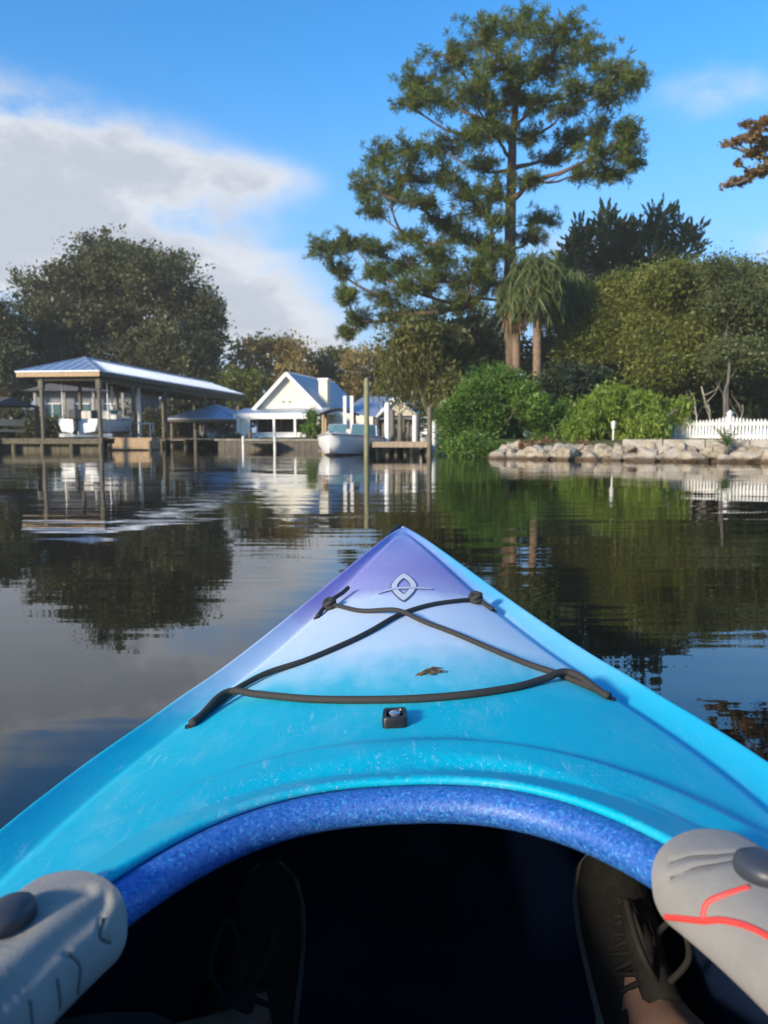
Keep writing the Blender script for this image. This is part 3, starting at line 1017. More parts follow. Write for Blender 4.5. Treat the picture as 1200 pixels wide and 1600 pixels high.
def build_hedges():
    random.seed(51)
    for lab, L, D in (('dark shaded shrubs behind the cream pontoon boat', [(-10, 660, 40, 22), (25, 655, 30, 20), (50, 665, 26, 18), (10, 680, 40, 12), (55, 685, 30, 10)], 47.5),
                      ('dark hedge seen between the front posts of the boathouse', [(95, 668, 30, 16), (130, 672, 30, 14), (165, 668, 28, 16), (115, 684, 40, 10), (165, 686, 30, 9)], 48.5),
                      ('brown-green scrub behind the tan landing steps', [(205, 655, 28, 22), (235, 660, 26, 20), (215, 680, 34, 12), (255, 675, 24, 14)], 50),
                      ('olive scrub behind the posts of the small boathouse', [(280, 665, 24, 16), (310, 662, 26, 18), (340, 668, 26, 14), (300, 682, 34, 10), (350, 684, 30, 10)], 57)):
        bush('shore_shrub', lab, L, D, L_OAK, 330, 34, .42, .17, group='shrubs along the left shore')


def build_cycad():
    b = at(1136, 692, 18.95)
    b.z = .30
    T = thing('cycad', 'small spiky fan-leaved plant growing out of the rock bank', 'plant', b)
    m = MB()
    m.tube([(0, 0, -.1), (0, 0, .06), (0, 0, .10)], [.06, .07, .03], 10)
    m.build('stem', M_BARKG, T, smooth=True)
    for k in range(20):
        a = random.uniform(0, 6.28)
        el = R(random.uniform(20, 80))
        L = random.uniform(.5, .85)
        d = Vector((math.cos(a), math.sin(a) * .7, 0))
        p = Vector((0, 0, .08))
        pts = []
        for s in range(9):
            pts.append(p.copy())
            p = p + (d * math.cos(el) + Vector((0, 0, math.sin(el)))) * L / 8
            el -= .08
        fm = MB()
        fm.tube(pts, [.008 * (1 - .8 * q / 8) for q in range(9)], 4)
        sd = d.cross(Vector((0, 0, 1))).normalized()
        for s in range(2, 9):
            for sg in (-1, 1):
                q = pts[s]
                e = q + sd * sg * .11 * (1.1 - s / 12) + (pts[s] - pts[s - 1]) * .9 - Vector((0, 0, .02))
                w = (pts[s] - pts[s - 1]) * .22
                fm.add([q - w, e, q + w], [(0, 1, 2)])
        fm.build('frond', L_BUSH, T)


def build_overhang_tree():
    """the tree on the right bank whose russet branches reach into the picture"""
    D = 30.5
    base = at(1385, 690, D); base.z = .5
    T_ = [base, at(1375, 500, D), at(1365, 330, D), at(1370, 180, D)]
    L = [(1190, 195, 14, 9), (1172, 215, 14, 10), (1195, 225, 16, 12), (1150, 222, 12, 5), (1136, 224, 8, 4), (1178, 240, 14, 8), (1200, 262, 14, 9), (1152, 255, 7, 5), (1180, 272, 16, 7), (1155, 283, 14, 5), (1140, 290, 9, 4), (1215, 250, 18, 14), (1230, 200, 26, 20), (1260, 240, 36, 24), (1300, 180, 44, 36), (1370, 130, 60, 40), (1340, 240, 50, 34), (1420, 190, 50, 40), (1310, 110, 40, 30), (1450, 270, 50, 36), (1165, 196, 8, 7)]
    blobs = px_blobs(L, D, .9, .9)
    tree('cypress_tree', 'russet-leaved tree whose branch tips enter at the upper right edge', base, T_, .34, .12, blobs,
         lambda lb: merge(crown_broad(lb[:12] + lb[20:], 300, 20, .15, .11, shell=.35), crown_broad(lb[12:20], 500, 30, .5, .16)), L_BROWN, M_BARKG, drop=.3, min_attach=.3, limb_r=.22, sub=2)


build_trees()
build_bushes()
build_hedges()
build_cycad()
build_overhang_tree()

# ------------------------------------------------------------------ shore: rocks, wall, fence
def build_riprap():
    random.seed(3)
    T = thing('riprap_bank', 'bank of piled tan limestone rocks along the right shore', 'rock bank', (6.3, 20.3, 0))
    meshes = []
    MR = principled('limestone', (.47, .41, .31), .9, color2=(.27, .215, .145), vscale=2.2, bump=.05, bscale=5, space='Object')
    t = NT(MR.node_tree)
    bs = t.n['Principled BSDF']
    dry = bs.inputs['Base Color'].links[0].from_socket
    sp_ = t.new('ShaderNodeSeparateXYZ')
    gp = t.new('ShaderNodeNewGeometry').outputs['Position']
    t.l.new(gp, sp_.inputs[0])
    tide = t.maprange(t.math('ADD', sp_.outputs[2], t.math('MULTIPLY', t.noise(gp, 5, 3, .6), .12)), .10, .19, 1, 0)
    lich = t.maprange(t.noise(gp, 1.1, 4, .6), .5, .62, 0, .6)
    t.l.new(t.mix(tide, t.mix(lich, dry, (.44, .40, .34)), (.10, .065, .035)), bs.inputs['Base Color'])
    import bmesh
    for k in range(9):
        bm = bmesh.new()
        bmesh.ops.create_icosphere(bm, subdivisions=2, radius=1)
        ph = [random.uniform(0, 6) for _ in range(6)]
        pl = [(Vector(unit(1)[0]), random.uniform(.52, .80)) for _ in range(11)]
        for v in bm.verts:
            c = v.co.normalized() * (1 + .05 * math.sin(v.co.x * 5 + ph[0]) + .05 * math.sin(v.co.y * 6 + ph[1]))
            for q, hgt in pl:                  # broken flat faces
                d = c.dot(q)
                if d > hgt: c = c - q * (d - hgt)
            v.co = c
        me = bpy.data.meshes.new('stone')
        bm.to_mesh(me); bm.free()
        me.polygons.foreach_set('use_smooth', [True] * len(me.polygons))
        me.set_sharp_from_angle(angle=R(16))
        me.materials.append(MR)
        meshes.append(me)
    line = [Vector((3.3, 22.0, 0)), Vector((4.6, 21.2, 0)), Vector((6.35, 20.15, 0)), Vector((9.2, 18.75, 0)), Vector((12.2, 17.2, 0))]
    def along(t_):
        f = t_ * (len(line) - 1); i = min(int(f), len(line) - 2)
        return line[i].lerp(line[i + 1], f - i), (line[i + 1] - line[i]).normalized()
    n = 78
    for row, (zz, back, s0) in enumerate(((.0, -.05, .24), (.13, .18, .21), (.25, .36, .175))):
        for k in range(n):
            t_ = (k + random.uniform(-.4, .4)) / (n - 1)
            p, d = along(min(max(t_, 0), 1))
            nrm = Vector((-d.y, d.x, 0))
            s = s0 * min(1.9, max(.5, random.lognormvariate(.02, .38)))
            o = link('stone', random.choice(meshes), None, T)
            q = p + nrm * (back + random.uniform(-.12, .12)) + Vector((0, 0, zz + random.uniform(-.05, .05)))
            o.location = q - T.location
            o.scale = (s * random.uniform(.8, 1.5), s * random.uniform(.7, 1.1), s * random.uniform(.5, .85))
            o.rotation_euler = (random.uniform(-.4, .4), random.uniform(-.4, .4), random.uniform(0, 6.28))
    # concrete cap behind the rocks
    W = thing('seawall', 'pale concrete seawall cap running behind the rocks under the fence', 'wall', (8, 20, 0))
    pts = [(6.45, 20.75), (9.2, 19.35), (12.2, 17.8)]
    for k in range(2):
        a, b = Vector((*pts[k], .42)), Vector((*pts[k + 1], .42))
        m = MB()
        seg = 3
        for q in range(seg):
            u, v = a.lerp(b, q / seg), a.lerp(b, (q + 1) / seg - .006)
            m.bar(u - W.location, v - W.location, .34, .26)
        m.build('wall_cap', M_CONC, W, bevel=.02)


def build_fence():
    """white picket fence on the lot"""
    a, b = at(1052, 690, 23.4), at(1262, 690, 20.2)
    a.z = b.z = .48
    T = thing('picket_fence', 'white wooden picket fence with dipped scalloped tops on the bank', 'fence', a)
    d = (b - a); L = d.length; d.normalize()
    rz = math.atan2(d.y, d.x)
    T.rotation_euler = (0, 0, rz)
    m = MB()
    w, th = .062, .018
    m.add([(-w / 2, -th, 0), (w / 2, -th, 0), (w / 2, 0, 0), (-w / 2, 0, 0), (-w / 2, -th, .9), (w / 2, -th, .9), (w / 2, 0, .9), (-w / 2, 0, .9), (0, -th, 1.0), (0, 0, 1.0)],
          [(0, 3, 2, 1), (0, 1, 5, 4), (2, 3, 7, 6), (1, 2, 6, 5), (3, 0, 4, 7), (4, 5, 8), (6, 7, 9), (5, 6, 9, 8), (7, 4, 8, 9)])
    me = bpy.data.meshes.new('picket')
    me.from_pydata(m.v, [], m.f); me.update()
    me.materials.append(M_WHITE)
    posts = [.05, 1.02 * 1.75, 2 * 1.75 + .05]
    post_at = (at(1140, 690, 22.0) - a).dot(d)
    posts = [post_at - 1.75, post_at, post_at + 1.75]
    n = int(L / .102)
    for k in range(n):
        x = .05 + k * .102
        dn = min(abs(x - p) for p in posts)
        if dn < .055: continue
        o = link('picket', me, None, T)
        h = .75 - .12 * math.sin(min(1, dn / .875) * math.pi / 2) ** .8 + random.uniform(-.008, .008)
        o.location = (x, random.uniform(-.003, .003), 0)
        o.scale = (1, 1, h)
        o.rotation_euler = (0, random.gauss(0, .008), 0)
    for p in posts:
        if not -.1 < p < L: continue
        pm = MB()
        pm.box((0, .02, .39), (.11, .11, .80))
        pm.box((0, .02, .805), (.14, .14, .03))
        pm.add([(-.06, -.04, .82), (.06, -.04, .82), (.06, .08, .82), (-.06, .08, .82), (0, .02, .90)], [(0, 1, 4), (1, 2, 4), (2, 3, 4), (3, 0, 4)])
        o = pm.build('fence_post', M_WHITE, T)
        o.location = (p, 0, 0)
    for z in (.14, .50):
        m = MB()
        m.box((L / 2, .022, z), (L, .035, .07))
        m.build('rail', M_WHITE, T)


def pile(m, x, y, z0, z1, r=.12, n=9):
    m.tube([(x, y, z0), (x, y, (z0 + z1) / 2), (x, y, z1 - .02), (x, y, z1)], [r * 1.05, r, r * .97, r * .85], n)


def planks(m, x0, x1, y0, y1, z, along='x', w=.14, th=.05, gap=.012):
    if along == 'x':      # boards run along y, laid side by side in x
        k = x0
        while k < x1 - .02:
            e = min(k + w, x1)
            m.box(((k + e) / 2, (y0 + y1) / 2, z - th / 2 + random.uniform(-.004, .004)), (e - k - gap, y1 - y0 + random.uniform(-.02, .02), th))
            k += w
    else:
        k = y0
        while k < y1 - .02:
            e = min(k + w, y1)
            m.box(((x0 + x1) / 2, (k + e) / 2, z - th / 2 + random.uniform(-.004, .004)), (x1 - x0 + random.uniform(-.02, .02), e - k - gap, th))
            k += w


def hip_roof(T, x0, x1, y0, y1, ze, zr, inset, mat, seam=.42, over=0):
    xm = (x0 + x1) / 2
    P = [Vector(p) for p in ((x0, y0, ze), (x1, y0, ze), (x1, y1, ze), (x0, y1, ze), (xm, y0 + inset, zr), (xm, y1 - inset, zr))]
    m = MB()
    th = Vector((0, 0, -.05))
    for f in ((0, 1, 4), (1, 2, 5, 4), (2, 3, 5), (3, 0, 4, 5)):
        q = [P[i] for i in f]
        n = len(q)
        m.add(q + [p + th for p in q], [tuple(range(n)), tuple(range(2 * n - 1, n - 1, -1))])
    for a, b in ((0, 1), (1, 2), (2, 3), (3, 0)):
        m.add([P[a], P[b], P[b] + th, P[a] + th], [(0, 3, 2, 1)])
    roof = m.build('roof', mat, T)
    # standing seams
    s = MB()
    def seams(A, B, Cc, Dd, n):
        for k in range(1, n):
            t_ = k / n
            e = A.lerp(B, t_)
            # going up the slope, straight, until it meets hip or ridge
            up = Dd.lerp(Cc, t_)
            s.bar(e + Vector((0, 0, .012)), up + Vector((0, 0, .012)), .03, .03)
    for (a, b, r1, r0) in ((1, 2, 5, 4), (3, 0, 4, 5)):
        A, B = P[a], P[b]
        n = int((B - A).length / seam)
        for k in range(1, n):
            e = A.lerp(B, k / n)
            yy = min(max(e.y, P[4].y), P[5].y)
            fr = 1.0
            if e.y < P[4].y: fr = (e.y - y0) / max(.01, P[4].y - y0)
            if e.y > P[5].y: fr = (y1 - e.y) / max(.01, y1 - P[5].y)
            top = Vector((A.x + (xm - A.x) * fr, e.y, ze + (zr - ze) * fr))
            s.bar(e + Vector((0, 0, .012)), top + Vector((0, 0, .012)), .03, .03)
    for (A, B, ys, yt) in ((P[0], P[1], y0, P[4].y), (P[3], P[2], y1, P[5].y)):
        n = int((B - A).length / seam)
        for k in range(1, n):
            e = A.lerp(B, k / n)
            fr = 1 - abs(e.x - xm) / (x1 - xm)
            top = Vector((e.x, ys + (yt - ys) * fr, ze + (zr - ze) * fr))
            s.bar(e + Vector((0, 0, .012)), top + Vector((0, 0, .012)), .03, .03)
    for a, b in ((0, 4), (1, 4), (2, 5), (3, 5), (4, 5)):
        s.bar(P[a] + Vector((0, 0, .015)), P[b] + Vector((0, 0, .015)), .14, .03)
    s.build('roof_seams', mat, roof)
    return roof


def build_boat(name, label, loc, rz, L=5.2, B=2.0, H=.75, draft=.12, canopy=False, motor=True, group=None, hullm=None, wind=True):
    """open runabout; local y towards the bow, waterline at z = 0"""
    T = thing(name, label, 'boat', loc, (0, 0, rz), group)
    st = np.linspace(0, 1, 15)
    rings, inner = [], []
    for t_ in st:
        y = -L / 2 + L * t_
        w = B / 2 * (1 - max(0, (t_ - .45) / .55) ** 2.4) * (.93 + .07 * min(1, t_ * 3))
        w = max(w, .03)
        sheer = H + .28 * max(0, t_ - .3) ** 1.6
        keel = -draft + (draft + .42 * H) * max(0, (t_ - .72) / .28) ** 2
        chine = -draft * .3 + .28 * H * max(0, t_ - .35) ** 1.4 * 1.6
        wc = w * (.84 - .42 * max(0, t_ - .45))
        rings.append([(w, y, sheer), (w * 1.005, y, sheer - .07), (w * .97, y, (sheer + chine) / 2), (wc, y, chine), (0, y, keel), (-wc, y, chine), (-w * .97, y, (sheer + chine) / 2), (-w * 1.005, y, sheer - .07), (-w, y, sheer)])
    rings[-1] = [(p[0], p[1] + .10 * max(0, (p[2]) / H), p[2]) for p in rings[-1]]
    m = MB()
    m.loft(rings, closed=False, cap=False)
    n = len(rings[0])
    m.f.append(tuple(range(n)))
    hull = m.build('hull', hullm or M_GEL, T, auto=28)
    sol = hull.modifiers.new('thick', 'SOLIDIFY'); sol.thickness = .03; sol.offset = -1
    # fore deck and side decks
    m = MB()
    k0 = 8
    for i in range(k0, len(rings) - 1):
        a, b = rings[i], rings[i + 1]
        m.add([(a[0][0], a[0][1], a[0][2] + .004), (b[0][0], b[0][1], b[0][2] + .004), (0, b[0][1], b[0][2] + .06), (0, a[0][1], a[0][2] + .06), (-b[0][0], b[0][1], b[0][2] + .004), (-a[0][0], a[0][1], a[0][2] + .004)], [(0, 1, 2, 3), (3, 2, 4, 5)])
    for i in range(0, k0):
        a, b = rings[i], rings[i + 1]
        for s in (1, -1):
            m.add([(s * a[0][0], a[0][1], a[0][2] + .004), (s * b[0][0], b[0][1], b[0][2] + .004), (s * (b[0][0] - .17), b[0][1], b[0][2] + .004), (s * (a[0][0] - .17), a[0][1], a[0][2] + .004)], [(0, 1, 2, 3) if s > 0 else (3, 2, 1, 0)])
    m.build('deck', M_WHITE, T)
    # rub rail
    m = MB()
    for s in (1, -1):
        m.tube([(s * (r[0][0] + .008), r[0][1], r[0][2] - .035) for r in rings], .028, 6)
    m.build('rub_rail', principled('grey_rubber', (.28, .28, .29), .6), T)
    m = MB()
    m.box((0, -.4, .12), (B * .82, L * .6, .04))
    m.build('floor', M_GREY, T)
    if wind:
        yb = -L / 2 + L * .56
        zb = H + .06
        wb = B * .41
        for s in (1, -1):
            m = MB()
            base = [(s * .10, yb + .28, zb + .03), (s * wb * .72, yb + .20, zb + .02), (s * wb, yb - .15, zb), (s * wb, yb - .55, zb)]
            top = [(s * .10, yb + .06, zb + .40), (s * wb * .68, yb, zb + .40), (s * wb * .95, yb - .25, zb + .36), (s * wb * .97, yb - .55, zb + .24)]
            m.loft([base, top], closed=False, cap=False)
            gl = m.build('windshield', M_GLASS, T)
            so = gl.modifiers.new('thick', 'SOLIDIFY'); so.thickness = .012
            f = MB()
            f.tube(base, .014, 6); f.tube(top, .016, 6)
            for a, b in zip(base, top): f.tube([a, b], .013, 6)
            f.build('frame', M_ALU, gl)
    for s in (.45, -.45):
        m = MB()
        m.box((s, -.55, .32), (.48, .46, .36)); m.box((s, -.80, .66), (.48, .10, .46))
        m.build('seat', principled('seat_vinyl', (.62, .58, .50), .5), T, bevel=.04)
    m = MB()
    m.box((.45, .0, .50), (.5, .35, .5))
    m.build('console', M_WHITE, T, bevel=.05)
    if motor:
        m = MB()
        m.box((0, -L / 2 - .22, H + .18), (.36, .48, .42))
        m.box((0, -L / 2 - .20, H - .25), (.16, .20, .62))
        m.box((0, -L / 2 - .25, H - .62), (.08, .36, .14))
        m.build('outboard_motor', principled('motor_cowl', (.03, .03, .034), .3), T, bevel=.06)
    if canopy:
        m = MB()
        zc = H + 1.45
        P = []
        for i in range(7):
            x = -B * .46 + B * .92 * i / 6
            P.append([(x, -L * .28 + 2.2 * j / 4, zc - .22 * (x / (B * .46)) ** 2 - .05 * (j - 2) ** 2 * .5) for j in range(5)])
        m.loft(P, closed=False, cap=False)
        c = m.build('canopy', M_CANVAS, T, smooth=True)
        so = c.modifiers.new('thick', 'SOLIDIFY'); so.thickness = .03
        m = MB()
        for s in (1, -1):
            for yy in (-L * .26, .45):
                m.tube([(s * B * .44, -.3, H), (s * B * .45, yy, zc - .22)], .018, 6)
        m.build('canopy_frame', M_ALU, T)
    return T


def build_boathouse():
    rz = math.atan2(-2.6, 20)
    T = thing('boathouse', 'long open boathouse with a shining hipped metal roof on wooden posts', 'boathouse', (-15.85, 33.4, 0), (0, 0, rz))
    W, L = 3.85, 20.0
    ze, zr = 3.40, 4.18
    hip_roof(T, 0, W, 0, L, ze, zr, 2.3, M_METALROOF)
    m = MB()
    m.box((W / 2, .06, ze - .15), (W - .06, .05, .20))
    o = m.build('fascia', M_TAN, T)
    tag(o, 'tan front fascia board')
    m = MB()
    for x in (.05, W - .05): m.box((x, L / 2, ze - .15), (.05, L - .3, .20))
    m.box((W / 2, L - .06, ze - .15), (W - .06, .05, .20))
    m.build('side_fascia', M_POST_DK, T)  # side boards darker than the front one, their shade put into the colour
    for x in (1.02, W - .25):
        m = MB(); m.box((x, L / 2 + .1, ze - .34), (.14, L - .5, .24)); m.build('beam', M_POST_DK, T)
    for y in (.35, 4, 8, 12, 16, 19.5):
        m = MB(); m.box((W / 2 + .3, y, ze - .30), (W - .9, .10, .2)); m.build('cross_beam', M_POST_DK, T)
    for x in (1.02, W - .20):
        for y in (.3, 3.5, 7.2, 13, 18):
            m = MB()
            pile(m, x, y, -1.2, ze - .3, .09)
            p = m.build('post', M_POST, T, smooth=True)
            if y < 1:
                m = MB(); m.box((x, y, ze - .58), (.21, .21, .34)); m.build('post_collar', M_POST, p)
    # walkways
    random.seed(4)
    m = MB(); planks(m, -5.5, W + .5, -.9, .25, .52, 'x')
    m.build('front_decking', M_POST, T)
    m = MB(); planks(m, -.2, .95, .3, L, .52, 'y')
    m.build('side_decking', M_DECK, T)
    for y in (-.85, .2):
        m = MB(); m.box((-.5, y, .40), (9.6, .06, .20)); m.build('joist', M_POST_DK, T)
    for x in (-5, -3.8, -2.3, -.9, .3, 1.6, 2.9, 4.2):
        m = MB(); pile(m, x, -.75, -1.2, .47, .11); m.build('pile', M_POST_DK, T, smooth=True)
    for k in range(26):
        m = MB(); m.box((-5.3 + .37 * k, -.55, .10), (.355, .04, .66)); m.build('skirt_board', M_POST_DK, T)
    for x in (-2.6, -1.1):
        m = MB(); pile(m, x, -1.0, -1.2, 1.9 if x < -2 else 1.65, .13); m.build('mooring_pile', M_POST, T, smooth=True)
    # lift cradle beams and hoist motor
    m = MB()
    for y in (1.5, 4.2): m.box((W / 2 + .4, y, .66), (2.5, .12, .16))
    m.build('lift_cradle', M_ALU, T)
    for y in (1.5, 4.2):
        for x in (1.25, 3.4):
            m = MB(); m.tube([(x, y, .6), (x, y, ze - .3)], .02, 6); m.build('lift_cable', M_ALU, T)
    # white service pipes and a fish-cleaning bench seen between the posts
    for x, y in ((1.75, 5.2), (2.55, 6.4), (3.0, 5.6)):
        m = MB(); m.tube([(x, y, .5), (x, y, ze - .35)], .055, 8); m.build('white_pipe', M_WHITE, T)
    # the boat on the lift
    c, s = math.cos(rz), math.sin(rz)
    loc = Vector((-15.85, 33.4, 0)) + Vector((c * 2.35 - s * 3.2, s * 2.35 + c * 3.2, .88))
    build_boat('lift_boat', 'white runabout raised on the lift inside the long boathouse', loc, rz, L=4.8, B=2.0, H=.5, draft=.18)
    # steps
    S = thing('dock_steps', 'tan timber landing steps at the water beside the boathouse', 'steps', (-11.2, 34.6, 0))
    m = MB(); m.box((0, 0, .27), (1.9, 1.2, .46)); m.build('landing_box', M_TAN, S, bevel=.01)
    for k in range(6):
        m = MB(); m.box((0, -.5 + .2 * k, .525), (1.96, .185, .04)); m.build('plank', M_TAN, S)
    for x in (-.9, .9):
        m = MB(); pile(m, x, -.62, -1.2, .42, .07); m.build('pile', M_POST_DK, S)
    # table on the landing behind
    tb = thing('bench_table', 'small white table standing behind the tan landing', 'table', (-11.7, 37.3, ground_at(-11.7, 37.3) if ground_at(-11.7, 37.3) > 0 else .5))
    m = MB(); m.box((0, 0, .72), (1.1, .6, .05)); m.build('tabletop', M_WHITE, tb)
    for x in (-.48, .48):
        for y in (-.24, .24):
            m = MB(); m.box((x, y, .35), (.05, .05, .70)); m.build('leg', M_WHITE, tb)
    # platform the table stands on
    dk = thing('back_dock', 'weathered plank dock running behind the tan landing', 'dock', (-11.0, 38.2, 0))
    m = MB(); planks(m, -2.2, 5.0, -1.4, 1.2, .5, 'x'); m.build('decking', M_POST, dk)
    for x in (-2, 0, 2, 4.6):
        for y in (-1.3, 1.1):
            m = MB(); pile(m, x, y, -1.2, .46 if y > 0 else .95, .1); m.build('pile', M_POST_DK, dk, smooth=True)


def build_left_edge():
    # pontoon boat and its dark shelter at the left edge
    T = thing('pontoon_boat', 'cream pontoon boat cut by the left edge under a dark shelter', 'boat', (-17.75, 33.9, 0))
    m = MB()
    for x in (-.8, .8):
        m.tube([(x - .05, -1.9, .18), (x, -1.6, .1), (x, 1.8, .1)], [.08, .24, .24], 12)
    m.build('pontoon', M_ALU, T, smooth=True)
    m = MB(); m.box((0, 0, .42), (2.3, 3.8, .12)); m.build('deck', M_GREY, T)
    CR = principled('cream_panels', (.80, .74, .55), .45, var=.06)
    for z, h in ((.86, .11), (1.22, .30)):
        m = MB()
        m.box((0, -1.85, z), (2.2, .05, h)); m.box((1.1, 0, z), (.05, 3.7, h)); m.box((-1.1, 0, z), (.05, 3.7, h))
        m.build('side_panel', CR, T, bevel=.015)
    m = MB()
    for x in (-1.08, 0, 1.08): m.tube([(x, -1.85, .46), (x, -1.85, 1.4)], .025, 6)
    m.build('rail_posts', M_ALU, T)
    S = thing('dark_shelter', 'low brown-roofed shelter over the cream pontoon boat', 'shelter', (-18.2, 34.4, 0))
    m = MB()
    m.add([(-2.4, -2.2, 1.95), (2.0, -2.2, 1.95), (2.0, 2.4, 1.95), (-2.4, 2.4, 1.95), (-2.0, .1, 2.35), (1.6, .1, 2.35)], [(0, 1, 5, 4), (1, 2, 5), (2, 3, 4, 5), (3, 0, 4), (3, 2, 1, 0)])
    m.build('roof', principled('brown_roof', (.12, .09, .07), .8, var=.3), S)
    for x in (-2.2, 1.8):
        for y in (-2, 2.2):
            m = MB(); pile(m, x, y, -1.2, 1.95, .11); m.build('post', M_POST, S, smooth=True)


def build_small_boathouse():
    T = thing('small_boathouse', 'small boathouse with a pale blue hipped metal roof beside the white house', 'boathouse', (-10.4, 44.2, 0), (0, 0, R(-6)))
    W, L = 4.4, 5.5
    hip_roof(T, -W / 2, W / 2, 0, L, 1.62, 2.45, 2.2, M_METALROOF, seam=.4)
    m = MB()
    for a in ((0, .06, W - .1, .06), (0, L - .06, W - .1, .06)): m.box((a[0], a[1], 1.50), (a[2], a[3], .16))
    for x in (-W / 2 + .06, W / 2 - .06): m.box((x, L / 2, 1.50), (.06, L - .3, .16))
    m.build('fascia', M_POST_DK, T)
    for x in (-1.9, 0, 1.9):
        for y in (.3, L - .3):
            m = MB(); pile(m, x, y, -1.2, 1.45, .1); m.build('post', M_POST, T, smooth=True)
    m = MB(); planks(m, -2.3, 2.3, -.9, .1, .42, 'x'); m.build('decking', M_DECK, T)
    for x in (-2.1, -.7, .7, 2.1):
        m = MB(); pile(m, x, -.8, -1.2, .38, .09); m.build('pile', M_POST_DK, T)
    build_boat('covered_boat', 'white boat floating under the small blue-roofed boathouse', (-10.1, 47.0, .05), R(174), L=4.6, B=1.9, H=.62, motor=False)


def gable_house():
    """white cottage with porch and chimney"""
    D = 45
    c = at(452, 690, D)
    z0 = .48
    T = thing('white_house', 'white gabled cottage with a screened porch and square chimney', 'house', (c.x, c.y, z0), (0, 0, R(-14)))
    W, L = 4.1, 8.5            # main gable block
    ze, zr = 1.70, 3.72
    m = MB()
    m.add([(-W / 2, 0, 0), (W / 2, 0, 0), (W / 2, 0, ze), (0, 0, zr), (-W / 2, 0, ze), (-W / 2, L, 0), (W / 2, L, 0), (W / 2, L, ze), (0, L, zr), (-W / 2, L, ze)],
          [(0, 1, 2, 3, 4), (9, 8, 7, 6, 5), (1, 6, 7, 2), (5, 0, 4, 9)])
    m.build('wall', M_WHITEW, T)
    # lap boards on the gable
    k = 0
    z = ze - .02
    while z < zr - .25:
        hw = (zr - z - .14) / (zr - ze) * W / 2 - .04
        b = MB(); b.box((0, -.018, z + .07), (2 * hw, .022, .15), Matrix.Rotation(R(5), 3, 'X'))
        b.build('lap_board', M_WHITEW, T)
        z += .165
    # roof slabs
    for s in (-1, 1):
        dx, dz = W / 2 + .35, (zr - ze) * (W / 2 + .35) / (W / 2)
        m = MB()
        a = [(0, -.35, zr + .10), (s * dx, -.35, zr + .10 - dz), (s * dx, L + .3, zr + .10 - dz), (0, L + .3, zr + .10)]
        lo = [(p[0], p[1], p[2] - .09) for p in a]
        m.add(a + lo, [(0, 1, 2, 3), (7, 6, 5, 4), (0, 4, 5, 1), (1, 5, 6, 2), (2, 6, 7, 3)])
        rf = m.build('roof', M_METALROOF_DK, T)
        sm_ = MB()
        for k in range(1, 18):
            y = -.35 + (L + .65) * k / 18
            sm_.bar((0, y, zr + .115), (s * dx, y, zr + .115 - dz), .03, .03)
        sm_.build('roof_seams', M_METALROOF_DK, rf)
        b = MB(); b.bar((0, -.37, zr - .02), (s * dx, -.37, zr - .02 - dz), .05, .20)
        b.build('barge_board', M_WHITE, T)
    # attic lamps / bracket on the gable
    for x in (-.35, .05):
        b = MB(); b.box((x, -.07, ze + .42), (.13, .07, .10)); b.build('gable_lamp', principled('lamp_metal', (.30, .28, .25), .5), T)
    # porch with lean-to roof
    pz = 1.42
    m = MB()
    m.add([(-W / 2 - .75, -1.7, pz), (W / 2 + .5, -1.7, pz), (W / 2 + .5, -.02, ze + .05), (-W / 2 - .75, -.02, ze + .05)] + [(-W / 2 - .75, -1.7, pz - .06), (W / 2 + .5, -1.7, pz - .06), (W / 2 + .5, -.02, ze - .01), (-W / 2 - .75, -.02, ze - .01)], [(0, 1, 2, 3), (7, 6, 5, 4), (0, 4, 5, 1), (1, 5, 6, 2), (3, 2, 6, 7), (0, 3, 7, 4)])
    m.build('porch_roof', M_METALROOF, T)
    m = MB(); m.box((-.12, -1.68, pz - .20), (W + 1.1, .08, .26)); m.build('porch_fascia', M_WHITE, T)
    m = MB(); m.box((-.12, -.9, .02), (W + 1.0, 1.7, .12)); m.build('porch_floor', M_WHITE, T)
    for x in (-2.42, -1.75, -.25, 1.0, 2.35):
        m = MB(); m.box((x, -1.66, .62), (.12 if x > -2.2 else .16, .12, 1.24)); m.build('porch_post', M_WHITE, T)
    m = MB(); m.box((-.12, -1.66, .30), (W + .9, .05, .07)); m.box((-.12, -1.66, .16), (W + .9, .03, .16)); m.build('porch_rail', M_WHITE, T)
    m = MB(); m.box((-2.08, -1.63, .62), (.60, .04, 1.2)); m.build('porch_panel', M_WHITEW, T)
    m = MB(); m.box((.0, -.06, .74), (W - .3, .04, 1.15)); o = m.build('porch_window', M_DARK, T)
    for x in (-1.3, -.45, .4, 1.25):
        m = MB(); m.box((x, -.09, .74), (.06, .03, 1.15)); m.build('mullion', principled('brown_trim', (.22, .15, .10), .7), o)
    # chimney
    m = MB(); m.box((1.75, 1.3, 1.7), (.55, .55, 3.5)); ch = m.build('chimney', M_WHITEW, T, bevel=.02)
    m = MB(); m.box((1.75, 1.3, 3.45), (.65, .65, .12)); m.build('chimney_cap', M_WHITE, ch)
    # side wing to the right, low
    m = MB()
    m.add([(W / 2 + .01, 1.5, 0), (W / 2 + 2.6, 1.5, 0), (W / 2 + 2.6, 1.5, 1.25), (W / 2 + .01, 1.5, 1.6), (W / 2 + .01, 6, 0), (W / 2 + 2.6, 6, 0), (W / 2 + 2.6, 6, 1.25), (W / 2 + .01, 6, 1.6)], [(0, 1, 2, 3), (1, 5, 6, 2), (5, 4, 7, 6), (3, 2, 6, 7)])
    m.build('side_wing', M_WHITEW, T)
    # seawall in front of the house
    S = thing('house_seawall', 'low grey timber seawall in front of the white house', 'wall', (-4.6, 36.0, 0))
